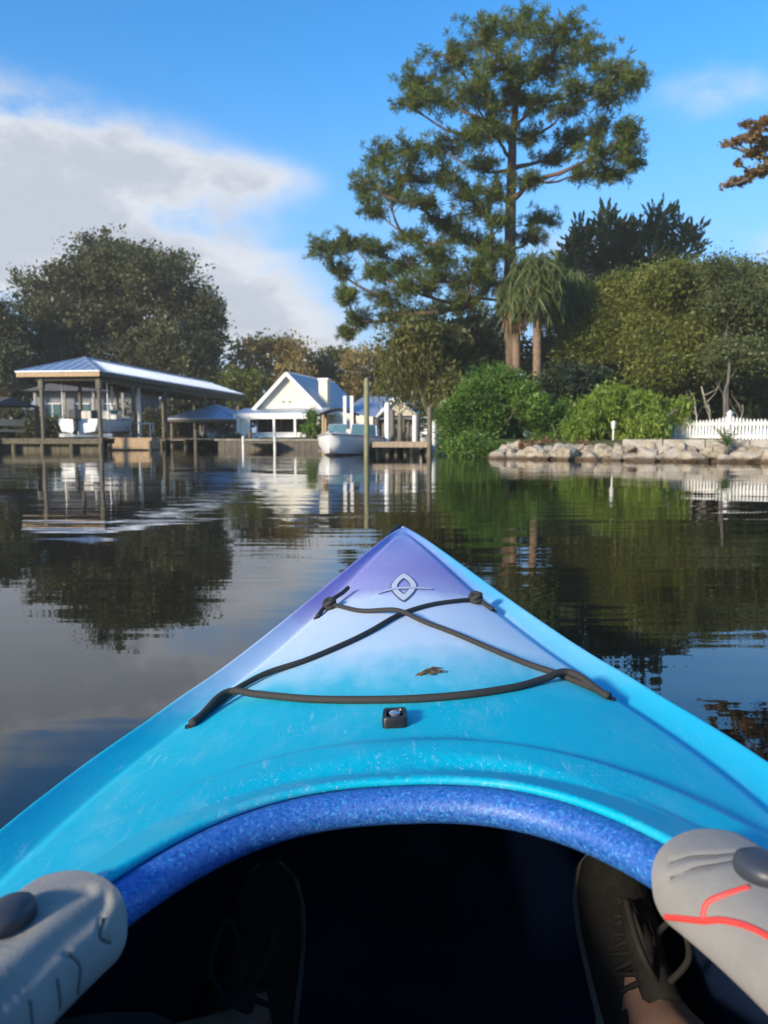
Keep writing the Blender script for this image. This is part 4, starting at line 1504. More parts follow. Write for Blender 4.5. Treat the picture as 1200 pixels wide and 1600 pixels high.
    for k in range(22):
        m = MB(); m.box((-3.0 + .29 * k, 0, .0), (.275, .07, .78 + random.uniform(-.03, .03))); m.build('plank', M_POST, S)
    m = MB(); m.box((0, .06, .44), (6.6, .30, .07)); m.build('cap', M_CONC, S)
    # little finger pier
    F = thing('finger_pier', 'short low pier with white end post before the white house', 'pier', (-5.4, 35.0, 0))
    m = MB(); planks(m, -.9, .6, -.8, .9, .34, 'x'); m.build('decking', M_POST, F)
    for x in (-.85, .55):
        m = MB(); pile(m, x, -.75, -1, .62, .06); m.build('post', M_WHITE, F)


def build_second_house():
    c = at(600, 690, 47)
    T = thing('grey_roofed_house', 'low house with pale blue-grey roof behind the wooden dock', 'house', (c.x + .3, c.y, .48), (0, 0, R(10)))
    W, L = 5.0, 6
    ze, zr = 1.35, 2.65
    m = MB(); m.box((0, L / 2, ze / 2), (W, L, ze)); m.build('wall', M_GREY, T)
    m = MB()
    P = [(-W / 2 - .5, -.5, ze - .15), (W / 2 + .5, -.5, ze - .15), (W / 2 + .5, L + .4, ze - .15), (-W / 2 - .5, L + .4, ze - .15), (-W / 2 + 1.4, L / 2, zr), (W / 2 - 1.4, L / 2, zr)]
    m.add(P + [(p[0], p[1], p[2] - .08) for p in P[:4]], [(0, 1, 5, 4), (1, 2, 5), (2, 3, 4, 5), (3, 0, 4), (0, 6, 7, 1), (1, 7, 8, 2), (3, 9, 6, 0), (9, 8, 7, 6)])
    m.build('roof', M_METALROOF, T)
    # white dormer gable
    m = MB()
    m.add([(-.6, -.45, ze), (1.5, -.45, ze), (.45, -.45, ze + 1.05), (-.6, 2, ze), (1.5, 2, ze), (.45, 2, ze + 1.05)], [(0, 1, 2), (5, 4, 3)])
    m.build('dormer_wall', M_WHITEW, T)
    for s in (-1, 1):
        b = MB(); b.bar((.45, .7, ze + 1.10), (.45 + s * 1.25, .7, ze - .06), .01, .01)
        q = MB()
        a = [(.45, -.6, ze + 1.13), (.45 + s * 1.3, -.6, ze - .05), (.45 + s * 1.3, 2.2, ze - .05), (.45, 2.2, ze + 1.13)]
        q.add(a + [(p[0], p[1], p[2] - .09) for p in a], [(0, 1, 2, 3), (7, 6, 5, 4), (0, 4, 5, 1), (1, 5, 6, 2)])
        q.build('dormer_roof', M_WHITE, T)
    for x in (-1.9, -1.0, .9, 1.8):
        m = MB(); m.box((x, -.02, .75), (.62, .05, .85)); w = m.build('window', M_DARK, T)
        m = MB(); m.box((x, -.05, .75), (.05, .04, .85)); m.box((x, -.052, .75), (.62, .04, .05)); m.build('frame', M_WHITE, w)


def build_grey_house():
    T = thing('grey_house', 'grey house with pale columns glimpsed through the boathouse posts', 'house', (-19.0, 49.5, .48), (0, 0, R(4)))
    m = MB(); m.box((0, 3, 1.5), (6.5, 6, 3.0)); m.build('wall', M_GREY, T)
    m = MB()
    m.add([(-3.7, -.8, 2.95), (3.7, -.8, 2.95), (3.7, 6.5, 2.95), (-3.7, 6.5, 2.95), (-2, 3, 4.0), (2, 3, 4.0)], [(0, 1, 5, 4), (1, 2, 5), (2, 3, 4, 5), (3, 0, 4), (3, 2, 1, 0)])
    m.build('roof', principled('shingle_roof', (.14, .13, .12), .85, var=.25), T)
    for x in (-3.0, -1.2, .6, 2.4):
        m = MB(); m.box((x, -.5, 1.45), (.14, .14, 2.9)); m.build('column', M_CONC, T)
    for x in (-2.1, -.3, 1.5):
        m = MB(); m.box((x, -.02, 1.5), (.95, .05, 1.3)); w = m.build('window', M_GLASS, T)
        m = MB(); m.box((x, -.06, 1.5), (.06, .05, 1.3)); m.box((x, -.062, 2.18), (1.05, .05, .08)); m.box((x, -.062, .82), (1.05, .05, .08)); m.build('frame', M_WHITE, w)


def build_dock():
    """wooden landing with tall piles in the middle of the picture"""
    random.seed(12)
    T = thing('wooden_dock', 'low plank dock on short piles in front of the hanging tree', 'dock', (0.5, 25.0, 0))
    m = MB(); planks(m, -.85, .98, -.35, 2.6, .44, 'y'); m.build('decking', M_DECK, T)
    m = MB(); m.box((.06, -.38, .36), (1.86, .05, .17)); m.build('front_beam', M_DECK, T)
    m = MB(); m.box((-.83, 1.1, .32), (.06, 2.9, .14)); m.box((.96, 1.1, .32), (.06, 2.9, .14)); m.build('side_beam', M_POST_DK, T)
    for x in (-.7, -.38, -.1, .2, .9):
        for y in (.1, 2.2):
            m = MB(); pile(m, x, y, -1.2, .38, .07); m.build('pile', M_POST, T, smooth=True)
    # taller piles, each its own
    def post(px, top, D, r, label, mat=M_POST, group='mooring piles round the wooden dock', bot=-1.2):
        b = at(px, 700, D)
        z = at(px, top, D).z
        P = thing('mooring_pile', label, 'post', (b.x, D, 0), group=group)
        m = MB(); pile(m, 0, 0, bot, z, r, 10); m.build('shaft', mat, P, smooth=True)
        m = MB(); m.tube([(0, 0, z - .005), (0, 0, z + .035)], [r * .9, r * .3], 10); m.build('cap', mat, P)
    G = wood('green_treated_post', (.30, .30, .17), (.19, .18, .10))
    post(573, 592, 24.7, .085, 'tallest slender mooring pole beside the moored boat', G)
    post(671, 637, 24.6, .085, 'brown pile at the right front corner of the dock')
    post(690, 628, 26.5, .08, 'thin pile standing in the green bush', G)
    for k, (px, top, D, r, mat) in enumerate(((589, 655, 28.5, .09, M_POST_DK), (600, 662, 29, .08, M_POST), (605, 630, 27.6, .10, M_WHITE), (613, 641, 28.2, .10, M_POST), (625, 646, 27.8, .09, M_POST), (631, 655, 29.5, .07, M_POST_DK), (638, 660, 30, .07, M_POST), (648, 650, 27.2, .085, M_WHITE), (652, 648, 28.4, .10, M_POST_DK), (678, 657, 27.2, .10, M_WHITE))):
        post(px, top, D, r, ('stubby dark pile left of the white one', 'short pale pile next to the dark one', 'white capped pile rising over the dock planks', 'grey pile just right of the white capped pile', 'brown pile in the middle of the dock row', 'thin dark pile behind the middle row', 'thin brown pile behind the dock row', 'narrow white pile near the dock row end', 'dark thick pile at the right end of the dock row', 'stout white pile by the bush edge')[k], mat)
    # boat lift with twin white masts and dark canopy
    Lf = thing('boat_lift', 'boat lift with two white masts and a dark canvas top', 'boat lift', (-1.5, 30, 0))
    for px in (538, 549):
        q = at(px, 618, 30)
        m = MB(); m.box((q.x + 1.5, .3, (q.z - 1.2) / 2), (.13, .13, q.z + 1.2)); m.build('mast', M_WHITE, Lf)
    cx = at(528, 645, 30.5)
    m = MB()
    P = []
    for i in range(9):
        x = -.78 + 1.56 * i / 8
        P.append([(cx.x + 1.5 + x, .6 + 1.6 * j / 3, cx.z + .14 - .24 * abs(x / .78) ** 1.6) for j in range(4)])
    m.loft(P, closed=False, cap=False)
    cn = m.build('canopy', M_CANVAS, Lf, smooth=True)
    so = cn.modifiers.new('thick', 'SOLIDIFY'); so.thickness = .06
    for x, y in ((-.6, .7), (.6, .7), (-.6, 2.1), (.6, 2.1)):
        m = MB(); pile(m, cx.x + 1.5 + x, y, -1.2, cx.z - .02, .055); m.build('canopy_post', M_TAN, Lf)
    m = MB(); m.box((cx.x + 1.5 - .15, 1.2, .95), (.5, .3, .30)); m.build('winch_box', M_TAN, Lf)
    # moored boat, bow towards the camera
    build_boat('moored_boat', 'white runabout moored by the tall pole, bow towards the camera', (-1.12, 27.6, 0), R(180 - 13), L=5.4, B=2.25, H=.58, draft=.17, motor=True)
    # small skiff and ladder beyond the dock
    build_boat('skiff', 'small pale boat half hidden behind the dock piles', (2.05, 31.5, .04), R(160), L=3.6, B=1.5, H=.5, motor=False, wind=False)
    Ld = thing('swim_ladder', 'white ladder leaning beside the white pile near the bush', 'ladder', (1.45, 28.6, .2))
    for x in (-.2, .2):
        m = MB(); m.tube([(x, 0, 0), (x, 0, 1.25)], .025, 6); m.build('stile', M_WHITE, Ld)
    for k in range(5):
        m = MB(); m.tube([(-.2, 0, .15 + .24 * k), (.2, 0, .15 + .24 * k)], .02, 6); m.build('rung', M_WHITE, Ld)
    # white post lamp in the lime bush
    b = at(946, 690, 22.7)
    Lm = thing('garden_lamp', 'small white garden lamp peeking out of the yellow-green bush', 'lamp', (b.x, 21.95, .55))
    m = MB(); m.tube([(0, 0, -.1), (0, 0, .30)], .025, 8); m.build('stem', M_WHITE, Lm)
    m = MB(); m.tube([(0, 0, .28), (0, 0, .30), (0, 0, .44), (0, 0, .47), (0, 0, .52)], [.04, .055, .065, .08, .02], 10); m.build('lamp_head', M_WHITE, Lm, auto=40)
    # overhead wire far right
    Wi = thing('power_line', 'thin dark overhead wire at the right edge', 'wire', (0, 70, 0))
    a, b = at(1090, 400, 70), at(1500, 366, 62)
    P = []
    for k in range(24):
        t_ = k / 23
        p = a.lerp(b, t_) - Vector((0, 70, 0))
        P.append((p.x, p.y, p.z - 1.2 * 4 * t_ * (1 - t_) * .25))
    m = MB(); m.tube(P, .018, 5); m.build('cable', M_BLACKPL, Wi)
    for q, nm in ((a, 'pole'), (b, 'pole')):
        m = MB(); m.tube([(q.x, q.y - 70, 0), (q.x, q.y - 70, q.z + .3)], [.16, .11], 9); m.build(nm, M_POST, Wi)


build_riprap()
build_fence()
build_boathouse()
build_left_edge()
build_small_boathouse()
gable_house()
build_second_house()
build_grey_house()
build_dock()

def deck_material():
    m = bpy.data.materials.new('moulded_deck_plastic')
    m.use_nodes = True
    t = NT(m.node_tree)
    b = t.n['Principled BSDF']
    co = t.new('ShaderNodeTexCoord').outputs['Object']
    sep = t.new('ShaderNodeSeparateXYZ')
    t.l.new(co, sep.inputs[0])
    X, Y, Z = sep.outputs
    n = t.noise(t.mapping(co, scale=(1, .5, 1)), 5.5, 4, .6)
    n2 = t.noise(t.mapping(co, scale=(4, 1, 1)), 9, 5, .65)
    yy = t.math('ADD', Y, t.math('ADD', t.math('MULTIPLY', t.math('SUBTRACT', n, .5), .30), t.math('MULTIPLY', t.math('SUBTRACT', n2, .5), .10)))
    # curved blend fronts: colour runs further back along the middle
    yy = t.math('SUBTRACT', yy, t.math('MULTIPLY', t.math('ABSOLUTE', X), .10))
    c = t.ramp(t.maprange(yy, .6, 2.4, 0, 1, False), [(0.0, (0.000, .40, .56)), (.115, (0.0, .45, .60)), (.155, (.05, .52, .66)), (.190, (.28, .62, .76)), (.24, (.56, .72, .84)), (.405, (.60, .70, .85)), (.465, (.36, .37, .65)), (.60, (.27, .26, .57)), (.80, (.23, .27, .59)), (1.0, (.13, .30, .62))])
    # the seam edges carry their own streaks: mauve to port, cyan to starboard
    e = t.math('MULTIPLY', t.maprange(Y, 1.1, 1.5), 1.0)
    right = t.math('MULTIPLY', t.maprange(X, .05, .15), t.maprange(Y, 1.3, .95, .0, 1.0))
    rb = t.math('MULTIPLY', t.maprange(t.math('SUBTRACT', X, t.math('MULTIPLY', t.math('SUBTRACT', 2.375, Y), .155)), -.01, .03), .8)
    c = t.mix(rb, c, (.02, .42, .64))
    lb = t.math('MULTIPLY', t.math('MULTIPLY', t.maprange(t.math('SUBTRACT', t.math('MULTIPLY', X, -1), t.math('MULTIPLY', t.math('SUBTRACT', 2.375, Y), .155)), -.01, .03), .6), t.maprange(Y, 1.15, 1.5))
    c = t.mix(lb, c, (.34, .22, .60))
    # scuffs and dust
    sc = t.noise(t.mapping(co, scale=(1, .12, 1), rot=(0, 0, R(12))), 160, 3, .7)
    dust = t.noise(co, 420, 2, .6)
    wear = t.maprange(t.noise(co, 3.5, 4, .6), .42, .66, .15, 1.0)
    c = t.mix(t.math('MULTIPLY', t.math('MULTIPLY', t.maprange(sc, .60, .74), wear), .30), c, (.72, .80, .84))
    film = t.maprange(t.noise(t.mapping(co, scale=(1, .6, 1)), 14, 5, .7), .48, .72)
    c = t.mix(t.math('MULTIPLY', t.math('MULTIPLY', film, wear), .16), c, (.62, .66, .64))
    c = t.mix(t.math('MULTIPLY', t.math('MULTIPLY', t.maprange(dust, .60, .74), wear), .45), c, (.70, .80, .85))
    sp = t.noise(co, 55, 3, .6)
    c = t.mix(t.math('MULTIPLY', t.maprange(sp, .70, .76), .5), c, (.28, .33, .30))
    t.l.new(c, b.inputs['Base Color'])
    t.l.new(t.maprange(n2, .3, .7, .42, .56), b.inputs['Roughness'])
    b.inputs['Specular IOR Level'].default_value = .22
    bn = t.new('ShaderNodeBump')
    bn.inputs['Distance'].default_value = .0011
    bn.inputs['Strength'].default_value = .55
    hh = t.math('ADD', t.math('ADD', t.math('MULTIPLY', t.noise(co, 26, 3, .55), .9), t.math('MULTIPLY', t.noise(co, 7, 2, .5), 2.2)), t.math('MULTIPLY', t.noise(co, 300, 2, .5), .14))
    t.l.new(hh, bn.inputs['Height'])
    t.l.new(bn.outputs[0], b.inputs['Normal'])
    return m


def rim_material():
    m = bpy.data.materials.new('speckled_blue_plastic')
    m.use_nodes = True
    t = NT(m.node_tree)
    b = t.n['Principled BSDF']
    co = t.new('ShaderNodeTexCoord').outputs['Object']
    v = t.new('ShaderNodeTexVoronoi')
    v.inputs['Scale'].default_value = 520
    t.l.new(co, v.inputs['Vector'])
    sv_ = t.new('ShaderNodeSeparateColor')
    t.l.new(v.outputs['Color'], sv_.inputs[0])
    n = t.noise(t.mapping(co, scale=(1, 1.0, 1)), 330, 3, .7)
    c = t.ramp(t.math('ADD', t.math('MULTIPLY', sv_.outputs[0], .45), t.math('MULTIPLY', t.maprange(n, .3, .7, 0, 1, False), .55)), [(.1, (.008, .05, .26)), (.42, (.015, .14, .46)), (.60, (.06, .11, .44)), (.76, (.03, .26, .56)), (.99, (.16, .36, .64))])
    t.l.new(c, b.inputs['Base Color'])
    b.inputs['Roughness'].default_value = .44
    bn = t.new('ShaderNodeBump')
    bn.inputs['Distance'].default_value = .0009
    bn.inputs['Strength'].default_value = .7
    t.l.new(n, bn.inputs['Height'])
    t.l.new(bn.outputs[0], b.inputs['Normal'])
    return m


PADOFF = -1
def build_kayak():
    K = thing('kayak', 'blue and cyan sit-inside kayak with black deck cords and purple bow', 'kayak', (KAY_X, 0, 0), (0, KAY_ROLL, KAY_YAW))
    M_DECKP = deck_material()
    M_RIM = rim_material()
    M_HULL = principled('deep_blue_hull_plastic', (.004, .014, .048), .5, var=.3, vscale=3)
    M_CORD = principled('black_shock_cord', (.020, .019, .017), .75, color2=(.045, .042, .036), vscale=900, bump=.0006, bscale=1500)
    # ---- deck: rings from the cockpit lip out to the gunwale
    NTH, NR = 520, 110
    th = np.linspace(0, 2 * np.pi, NTH, endpoint=False)
    ix, iy = lip_xy(th)
    # gunwale outline sampled so that the spokes fan out evenly
    yy = np.linspace(STERN_Y, BOW_Y, 3001)
    rx = half_w(yy)
    gx = np.concatenate([rx, -rx[::-1]]); gy = np.concatenate([yy, yy[::-1]])      # starts at the stern, right side up to the bow, left side back
    keys_th = np.array([-np.pi / 2, -.9, -.25, 0, .35, .8, 1.15, 1.42, np.pi / 2])
    keys_y = np.array([STERN_Y, -.75, -.05, .10, .30, .52, .80, 1.35, BOW_Y])
    tw = (th + np.pi / 2) % (2 * np.pi) - np.pi / 2
    right = tw <= np.pi / 2
    tt = np.where(right, tw, np.pi - tw)
    oy = _pchip(tt, keys_th, keys_y)
    ox = half_w(oy) * np.where(right, 1, -1)
    ts = np.linspace(0, 1, NR)
    X = ix[None] + (ox - ix)[None] * ts[:, None]
    Y = iy[None] + (oy - iy)[None] * ts[:, None]
    lim = half_w(Y)
    X = np.clip(X, -lim, lim)
    Z = deck_z(X, Y)
    V = np.stack([X, Y, Z], -1).reshape(-1, 3)
    i = np.arange(NR - 1)[:, None] * NTH + np.arange(NTH)[None]
    j = np.arange(NR - 1)[:, None] * NTH + (np.arange(NTH)[None] + 1) % NTH
    F = np.stack([i, i + NTH, j + NTH, j], -1).reshape(-1, 4)
    # lip edge: turns down a little at the opening
    e1x, e1y = lip_xy(th, -.0028); e2x, e2y = lip_xy(th, -.0012)
    base = len(V)
    V = np.concatenate([V, np.stack([e1x, e1y, np.full(NTH, LIP_Z - .0022)], 1), np.stack([e1x, e1y, np.full(NTH, LIP_Z - .006)], 1), np.stack([*lip_xy(th, .004), np.full(NTH, LIP_Z - .009)], 1)])
    k = np.arange(NTH); k2 = (k + 1) % NTH
    F = np.concatenate([F, np.stack([k, k2, base + k2, base + k], 1)] + [np.stack([base + q * NTH + k, base + q * NTH + k2, base + (q + 1) * NTH + k2, base + (q + 1) * NTH + k], 1) for q in (0, 1)])
    link('deck', mesh_np('deck', V, F, True), M_DECKP, K)
    # ---- hull
    ny = 90
    ys = STERN_Y + (BOW_Y - STERN_Y) * (.5 - .5 * np.cos(np.linspace(0, np.pi, ny)))
    c = half_w(ys); g = gun_z(ys) - .0145
    keel = -.10 + .30 * sm(1.7, 2.375, ys) ** 2 + .3 * sm(-.9, -1.55, ys) ** 2
    prof = [(1.0, 0.0), (1.006, .05), (.985, .20), (.94, .42), (.86, .66), (.70, .86), (.42, .965), (.0, 1.0)]
    rows = []
    for a_, b_ in prof:
        rows.append(np.stack([c * a_, ys, g + (keel - g) * b_], 1))
    for a_, b_ in prof[-2::-1]:
        rows.append(np.stack([-c * a_, ys, g + (keel - g) * b_], 1))
    V = np.concatenate(rows)
    nr = len(rows)
    i = np.arange(nr - 1)[:, None] * ny + np.arange(ny - 1)[None]
    F = np.stack([i, i + 1, i + ny + 1, i + ny], -1).reshape(-1, 4)
    link('hull', mesh_np('hull', V, F, True), M_HULL, K)
    # ---- rolled cockpit rim under the lip
    n = 320
    th = np.linspace(0, 2 * np.pi, n, endpoint=False)
    secs = []
    prof = [(.002, LIP_Z - .0085)]
    for a_ in np.linspace(100, -95, 14):
        prof.append((-.0105 - .0145 * math.cos(R(a_)), .3655 + .0135 * math.sin(R(a_))))
    prof += [(-.004, .3505), (.010, .350), (.022, .345)]
    for s_, z_ in prof:
        x_, y_ = lip_xy(th, s_)
        secs.append(np.stack([x_, y_, np.full(n, z_)], 1))
    V = np.concatenate(secs)
    k = np.arange(n); k2 = (k + 1) % n
    F = np.concatenate([np.stack([q * n + k, q * n + k2, (q + 1) * n + k2, (q + 1) * n + k], 1) for q in range(len(secs) - 1)])
    link('cockpit_rim', mesh_np('cockpit_rim', V, F, True), M_RIM, K)

    # ---- shock cords
    def cord(pts, r, lift=None):
        P = catmull([(x, y, 0) for x, y in pts], 10)
        out = []
        for q, p in enumerate(P):
            z = float(deck_z(np.array(p.x), np.array(p.y)))
            out.append([p.x, p.y, z + r * .92])
        # a stretched cord bridges hollows: never sags below the chord of its neighbours
        zz = np.array([o_[2] for o_ in out])
        for _ in range(200):
            zz[3:-3] = np.maximum(zz[3:-3], .5 * (zz[2:-4] + zz[4:-2]))
        for o_, z in zip(out, zz): o_[2] = z
        if lift:
            for o_ in out:
                d = math.hypot(o_[0] - lift[0], o_[1] - lift[1])
                o_[2] += lift[2] * math.exp(-(d / .045) ** 2)
        return out
    RC = .0039
    A = [(-.150, 1.318), (-.133, 1.372), (-.074, 1.278), (-.03, 1.241), (.012, 1.194), (.068, 1.113), (.116, 1.033), (.158, .968), (.192, .932), (.214, .906), (.240, .868)]
    B = [(.156, 1.312), (.131, 1.357), (.079, 1.314), (.034, 1.269), (-.008, 1.211), (-.046, 1.129), (-.081, 1.072), (-.129, 1.017), (-.177, .984), (-.204, .948), (-.222, .905), (-.240, .838)]
    Cc = [(-.237, .830), (-.214, .900), (-.174, .885), (-.091, .836), (-.005, .817), (.066, .825), (.126, .855), (.171, .897), (.207, .920), (.237, .862)]
    for pts, lf in ((A, (-.01, 1.213, .0075)), (B, None), (Cc, None)):
        r_ = RC + (.0006 if pts is Cc else 0)
        m_ = MB()
        pa = cord(pts, r_, lf)
        if pts is Cc:
            for o_ in pa:
                for ex in ((-.215, .895), (.205, .915)):
                    d = math.hypot(o_[0] - ex[0], o_[1] - ex[1])
                    o_[2] += .006 * math.exp(-(d / .03) ** 2)
        m_.tube(pa, r_, 10)
        m_.build('deck_cord', M_CORD, K, smooth=True)
    # knots and a loose tail
    for (x, y) in ((-.133, 1.368), (.131, 1.355)):
        z = float(deck_z(np.array(x), np.array(y))) + .006
        m_ = MB()
        for ph in (0, 2.1):
            ring = [(x + .0085 * math.cos(q), y + .011 * math.sin(q) * math.cos(.5) , z + .004 + .006 * math.sin(q + ph)) for q in np.linspace(0, 2 * np.pi, 20)]
            m_.tube(ring, .0047, 8, cap=False)
        m_.ball((x, y, z + .003), (.008, .009, .007), 10, 8)
        m_.build('knot', M_CORD, K, smooth=True)
    x, y = -.133, 1.368
    z = float(deck_z(np.array(x), np.array(y)))
    MB().tube(catmull([(x, y, z + .009), (x + .006, y + .03, z + .013), (x + .019, y + .07, z + .015), (x + .027, y + .10, z + .018)], 6), .0042, 8).build('cord_tail', M_CORD, K, smooth=True)
    # where cords dive through the deck: small moulded eyes
    for (x, y) in ((-.150, 1.318), (.156, 1.312), (-.240, .835), (.240, .866)):
        z = float(deck_z(np.array(x), np.array(y)))
        m_ = MB()
        m_.tube([(x, y, z - .004), (x, y, z + .0015)], [.0075, .0065], 14)
        m_.build('cord_eye', M_BLACKPL, K, smooth=False)

    # ---- black fitting on the centre line
    fx, fy = -.006, .760
    fz = float(deck_z(np.array(fx), np.array(fy)))
    def rrect(w_, l_, r_, z_, x_=fx, y_=fy, n_=5):
        o_ = []
        for cx, cy, a0 in ((w_ - r_, l_ - r_, 0), (-w_ + r_, l_ - r_, 90), (-w_ + r_, -l_ + r_, 180), (w_ - r_, -l_ + r_, 270)):
            for q in range(n_):
                a_ = R(a0 + 90 * q / (n_ - 1))
                o_.append((x_ + cx + r_ * math.cos(a_), y_ + cy + r_ * math.sin(a_), z_))
        return o_
    m_ = MB()
    m_.loft([rrect(.0125, .016, .004, fz - .003), rrect(.0125, .016, .004, fz + .008), rrect(.0115, .015, .004, fz + .0105), rrect(.0085, .011, .004, fz + .0105), rrect(.0075, .0085, .004, fz + .004)])
    fit = m_.build('deck_fitting', M_BLACKPL, K, auto=35)
    m_ = MB()
    m_.tube([(fx, fy + .003, fz + .003), (fx, fy + .003, fz + .0095), (fx, fy + .003, fz + .0105)], [.006, .006, .0045], 14)
    m_.build('screw', M_ALU, fit, auto=40)

    # ---- emblem: a pointed ring crossed by a stroke, lying on the deck
    def leaf_outline(hw, hl, n_=28, tip=1.0):
        pts = []
        for q in range(n_):
            a_ = 2 * math.pi * q / n_
            s_ = math.sin(a_)
            y_ = hl * s_
            w_ = hw * (1 - abs(s_) ** 1.55) ** .85
            pts.append((w_ * (1 if math.cos(a_) >= 0 else -1), y_))
        return pts
    def on_deck(pts, dz):
        a_ = np.array(pts)
        z_ = deck_z(a_[:, 0], a_[:, 1])
        return [(p[0], p[1], float(q) + dz) for p, q in zip(pts, z_)]
    ecx, ecy = .0025, 1.462
    M_EMB = principled('emblem_white', (.74, .76, .80), .4, var=.1, vscale=60)
    M_EMBD = principled('emblem_outline', (.10, .11, .22), .5)
    for nm, (w1, l1), (w2, l2), dz, mt in (('emblem_outline', (.0265, .142), (.0118, .066), .0012, M_EMBD), ('emblem', (.0242, .131), (.0134, .079), .0018, M_EMB)):
        o1 = on_deck([(x + ecx, y + ecy) for x, y in leaf_outline(w1, l1)], dz)
        o2 = on_deck([(x + ecx, y + ecy) for x, y in leaf_outline(w2, l2)], dz)
        m_ = MB()
        m_.loft([o1, o2], cap=False)
        m_.build(nm, mt, K)
    P = catmull([(-.048, 1.405, 0), (-.02, 1.433, 0), (.012, 1.437, 0), (.055, 1.428, 0)], 8)
    m_ = MB()
    a_, b_ = [], []
    for q, p in enumerate(P):
        w_ = .006 + .004 * math.sin(math.pi * q / (len(P) - 1))
        a_.append((p.x, p.y - w_)); b_.append((p.x, p.y + w_))
    m_.loft([on_deck(a_, .0026), on_deck(b_, .0026)], closed=False, cap=False)
    m_.build('emblem_stroke', principled('emblem_stroke', (.52, .55, .72), .45), K)

    # ---- bow: carry loop, bolt
    m_ = MB()
    m_.tube(catmull([(-.002, 2.352, .378), (-.014, 2.335, .384), (-.032, 2.28, .376), (-.049, 2.21, .366), (-.060, 2.15, .352)], 6), .006, 8)
    m_.build('carry_loop', M_CORD, K, smooth=True)
    m_ = MB()
    m_.ball((.001, 2.338, .3765), (.008, .014, .006), 12, 8)
    m_.build('bow_bolt', principled('white_nylon', (.85, .86, .88), .25), K, smooth=True)

    # ---- thigh pads over the rim
    M_PAD = principled('grey_foam_pad', (.27, .258, .235), .85, color2=(.20, .192, .178), vscale=9, bump=.0004, bscale=300)
    M_GROOVE = principled('pad_groove', (.10, .098, .092), .85)
    M_RED = principled('red_piping', (.72, .055, .045), .5)
    M_KNOB = principled('slate_knob', (.045, .052, .068), .42, var=.2, vscale=20)
    psec = [(.030, -.004), (.028, .005), (.018, .0075), (.004, .0085), (-.012, .0072), (-.024, .0035), (-.033, -.003), (-.038, -.012), (-.041, -.022), (-.040, -.030), (-.034, -.033)]
    psec = [(p.x, p.y) for p in catmull([(a_, b_, 0) for a_, b_ in psec], 6)]
    def pad_point(side, l, q, lift=0.0):
        """l 0 (front tip) .. 1 (back), q 0 (outer edge) .. 1 (inner hanging edge)"""
        y_front, y_back = (.478 if side > 0 else .458), .10
        yv = y_front + (y_back - y_front) * l
        nose = min(1.0, math.sqrt(max(0.0, 1 - (1 - min(l / .13, 1)) ** 2)))
        qq = .42 + (q - .42) * nose
        k_ = qq * (len(psec) - 1)
        a0 = int(min(k_, len(psec) - 2)); f_ = k_ - a0
        s_ = psec[a0][0] * (1 - f_) + psec[a0 + 1][0] * f_
        dz = psec[a0][1] * (1 - f_) + psec[a0 + 1][1] * f_
        tn = max(0, abs(yv - LIP_C)) / LIP_L
        th_ = math.asin(min(1, tn ** (LIP_E / 2))) * (1 if yv >= LIP_C else -1)
        x_, y_ = lip_xy(np.array(th_), s_)
        return Vector((side * (float(x_) - lift * .7 * q), float(y_) - lift * .2, LIP_Z + .003 + dz + lift * (1 - .5 * q)))
    for side in (1, -1):
        mp = M_PAD  # same grey foam on both pads
        nl, nq = 170, 70
        gx = np.zeros((nl, nq, 3))
        grooves = {1: [((.03, .62), (.05, .45), (.07, .36), (.085, .25), (.10, .09)), ((.045, .68), (.07, .50), (.085, .41), (.10, .27), (.115, .12))],
                   -1: [((.035, .42), (.07, .36), (.10, .33), (.16, .36), (.24, .34), (.4, .36)), ((.03, .60), (.08, .57), (.14, .55), (.22, .56), (.4, .55)), ((.14, .95), (.145, .82), (.13, .72), (.14, .62)), ((.19, .95), (.185, .8), (.175, .68)), ((.24, .95), (.245, .8), (.23, .66)), ((.06, .80), (.075, .70), (.055, .64))]}[side]
        gpts = [(np.array([tuple(p) for p in catmull([(l, q, 0) for l, q in g], 10)]), (.0042, .0052) if (side < 0 and n_ < 2) else (.0018, .0022)) for n_, g in enumerate(grooves)]
        for a_ in range(nl):
            l = (a_ / (nl - 1)) ** 1.5
            for b_ in range(nq):
                q = b_ / (nq - 1)
                lift = 0.0
                for g, (dep, wid) in gpts:
                    d2 = (((g[:, 0] - l) * .38) ** 2 + ((g[:, 1] - q) * .085) ** 2).min()
                    lift -= dep * math.exp(-d2 / wid ** 2)
                gx[a_, b_] = pad_point(side, l, q, lift * min(1, l * 25))
        idx = np.arange(nl - 1)[:, None] * nq + np.arange(nq - 1)[None]
        F = np.stack([idx, idx + 1, idx + nq + 1, idx + nq], -1).reshape(-1, 4)
        e1, e2 = gx[nl // 3, 14] - gx[nl // 3, 12], gx[nl // 3 + 2, 13] - gx[nl // 3, 13]
        if np.cross(e1, e2)[2] < 0: F = F[:, ::-1]        # normals outwards
        pad = link('thigh_pad', mesh_np('thigh_pad', gx.reshape(-1, 3), F, True), mp, K)
        sol = pad.modifiers.new('thick', 'SOLIDIFY')
        sol.thickness = .006
        sol.offset = PADOFF
        tag(pad, 'grey foam thigh pad with red piping and slate knob' if side > 0 else 'grey foam thigh pad with deep folds and round knob')
        for n_, gr in enumerate(grooves):
            if side < 0 and n_ < 2: continue
            MB().tube(catmull([pad_point(side, l, q, -.0022) for l, q in gr], 8), .0013, 6).build('groove', M_GROOVE, pad, smooth=True)
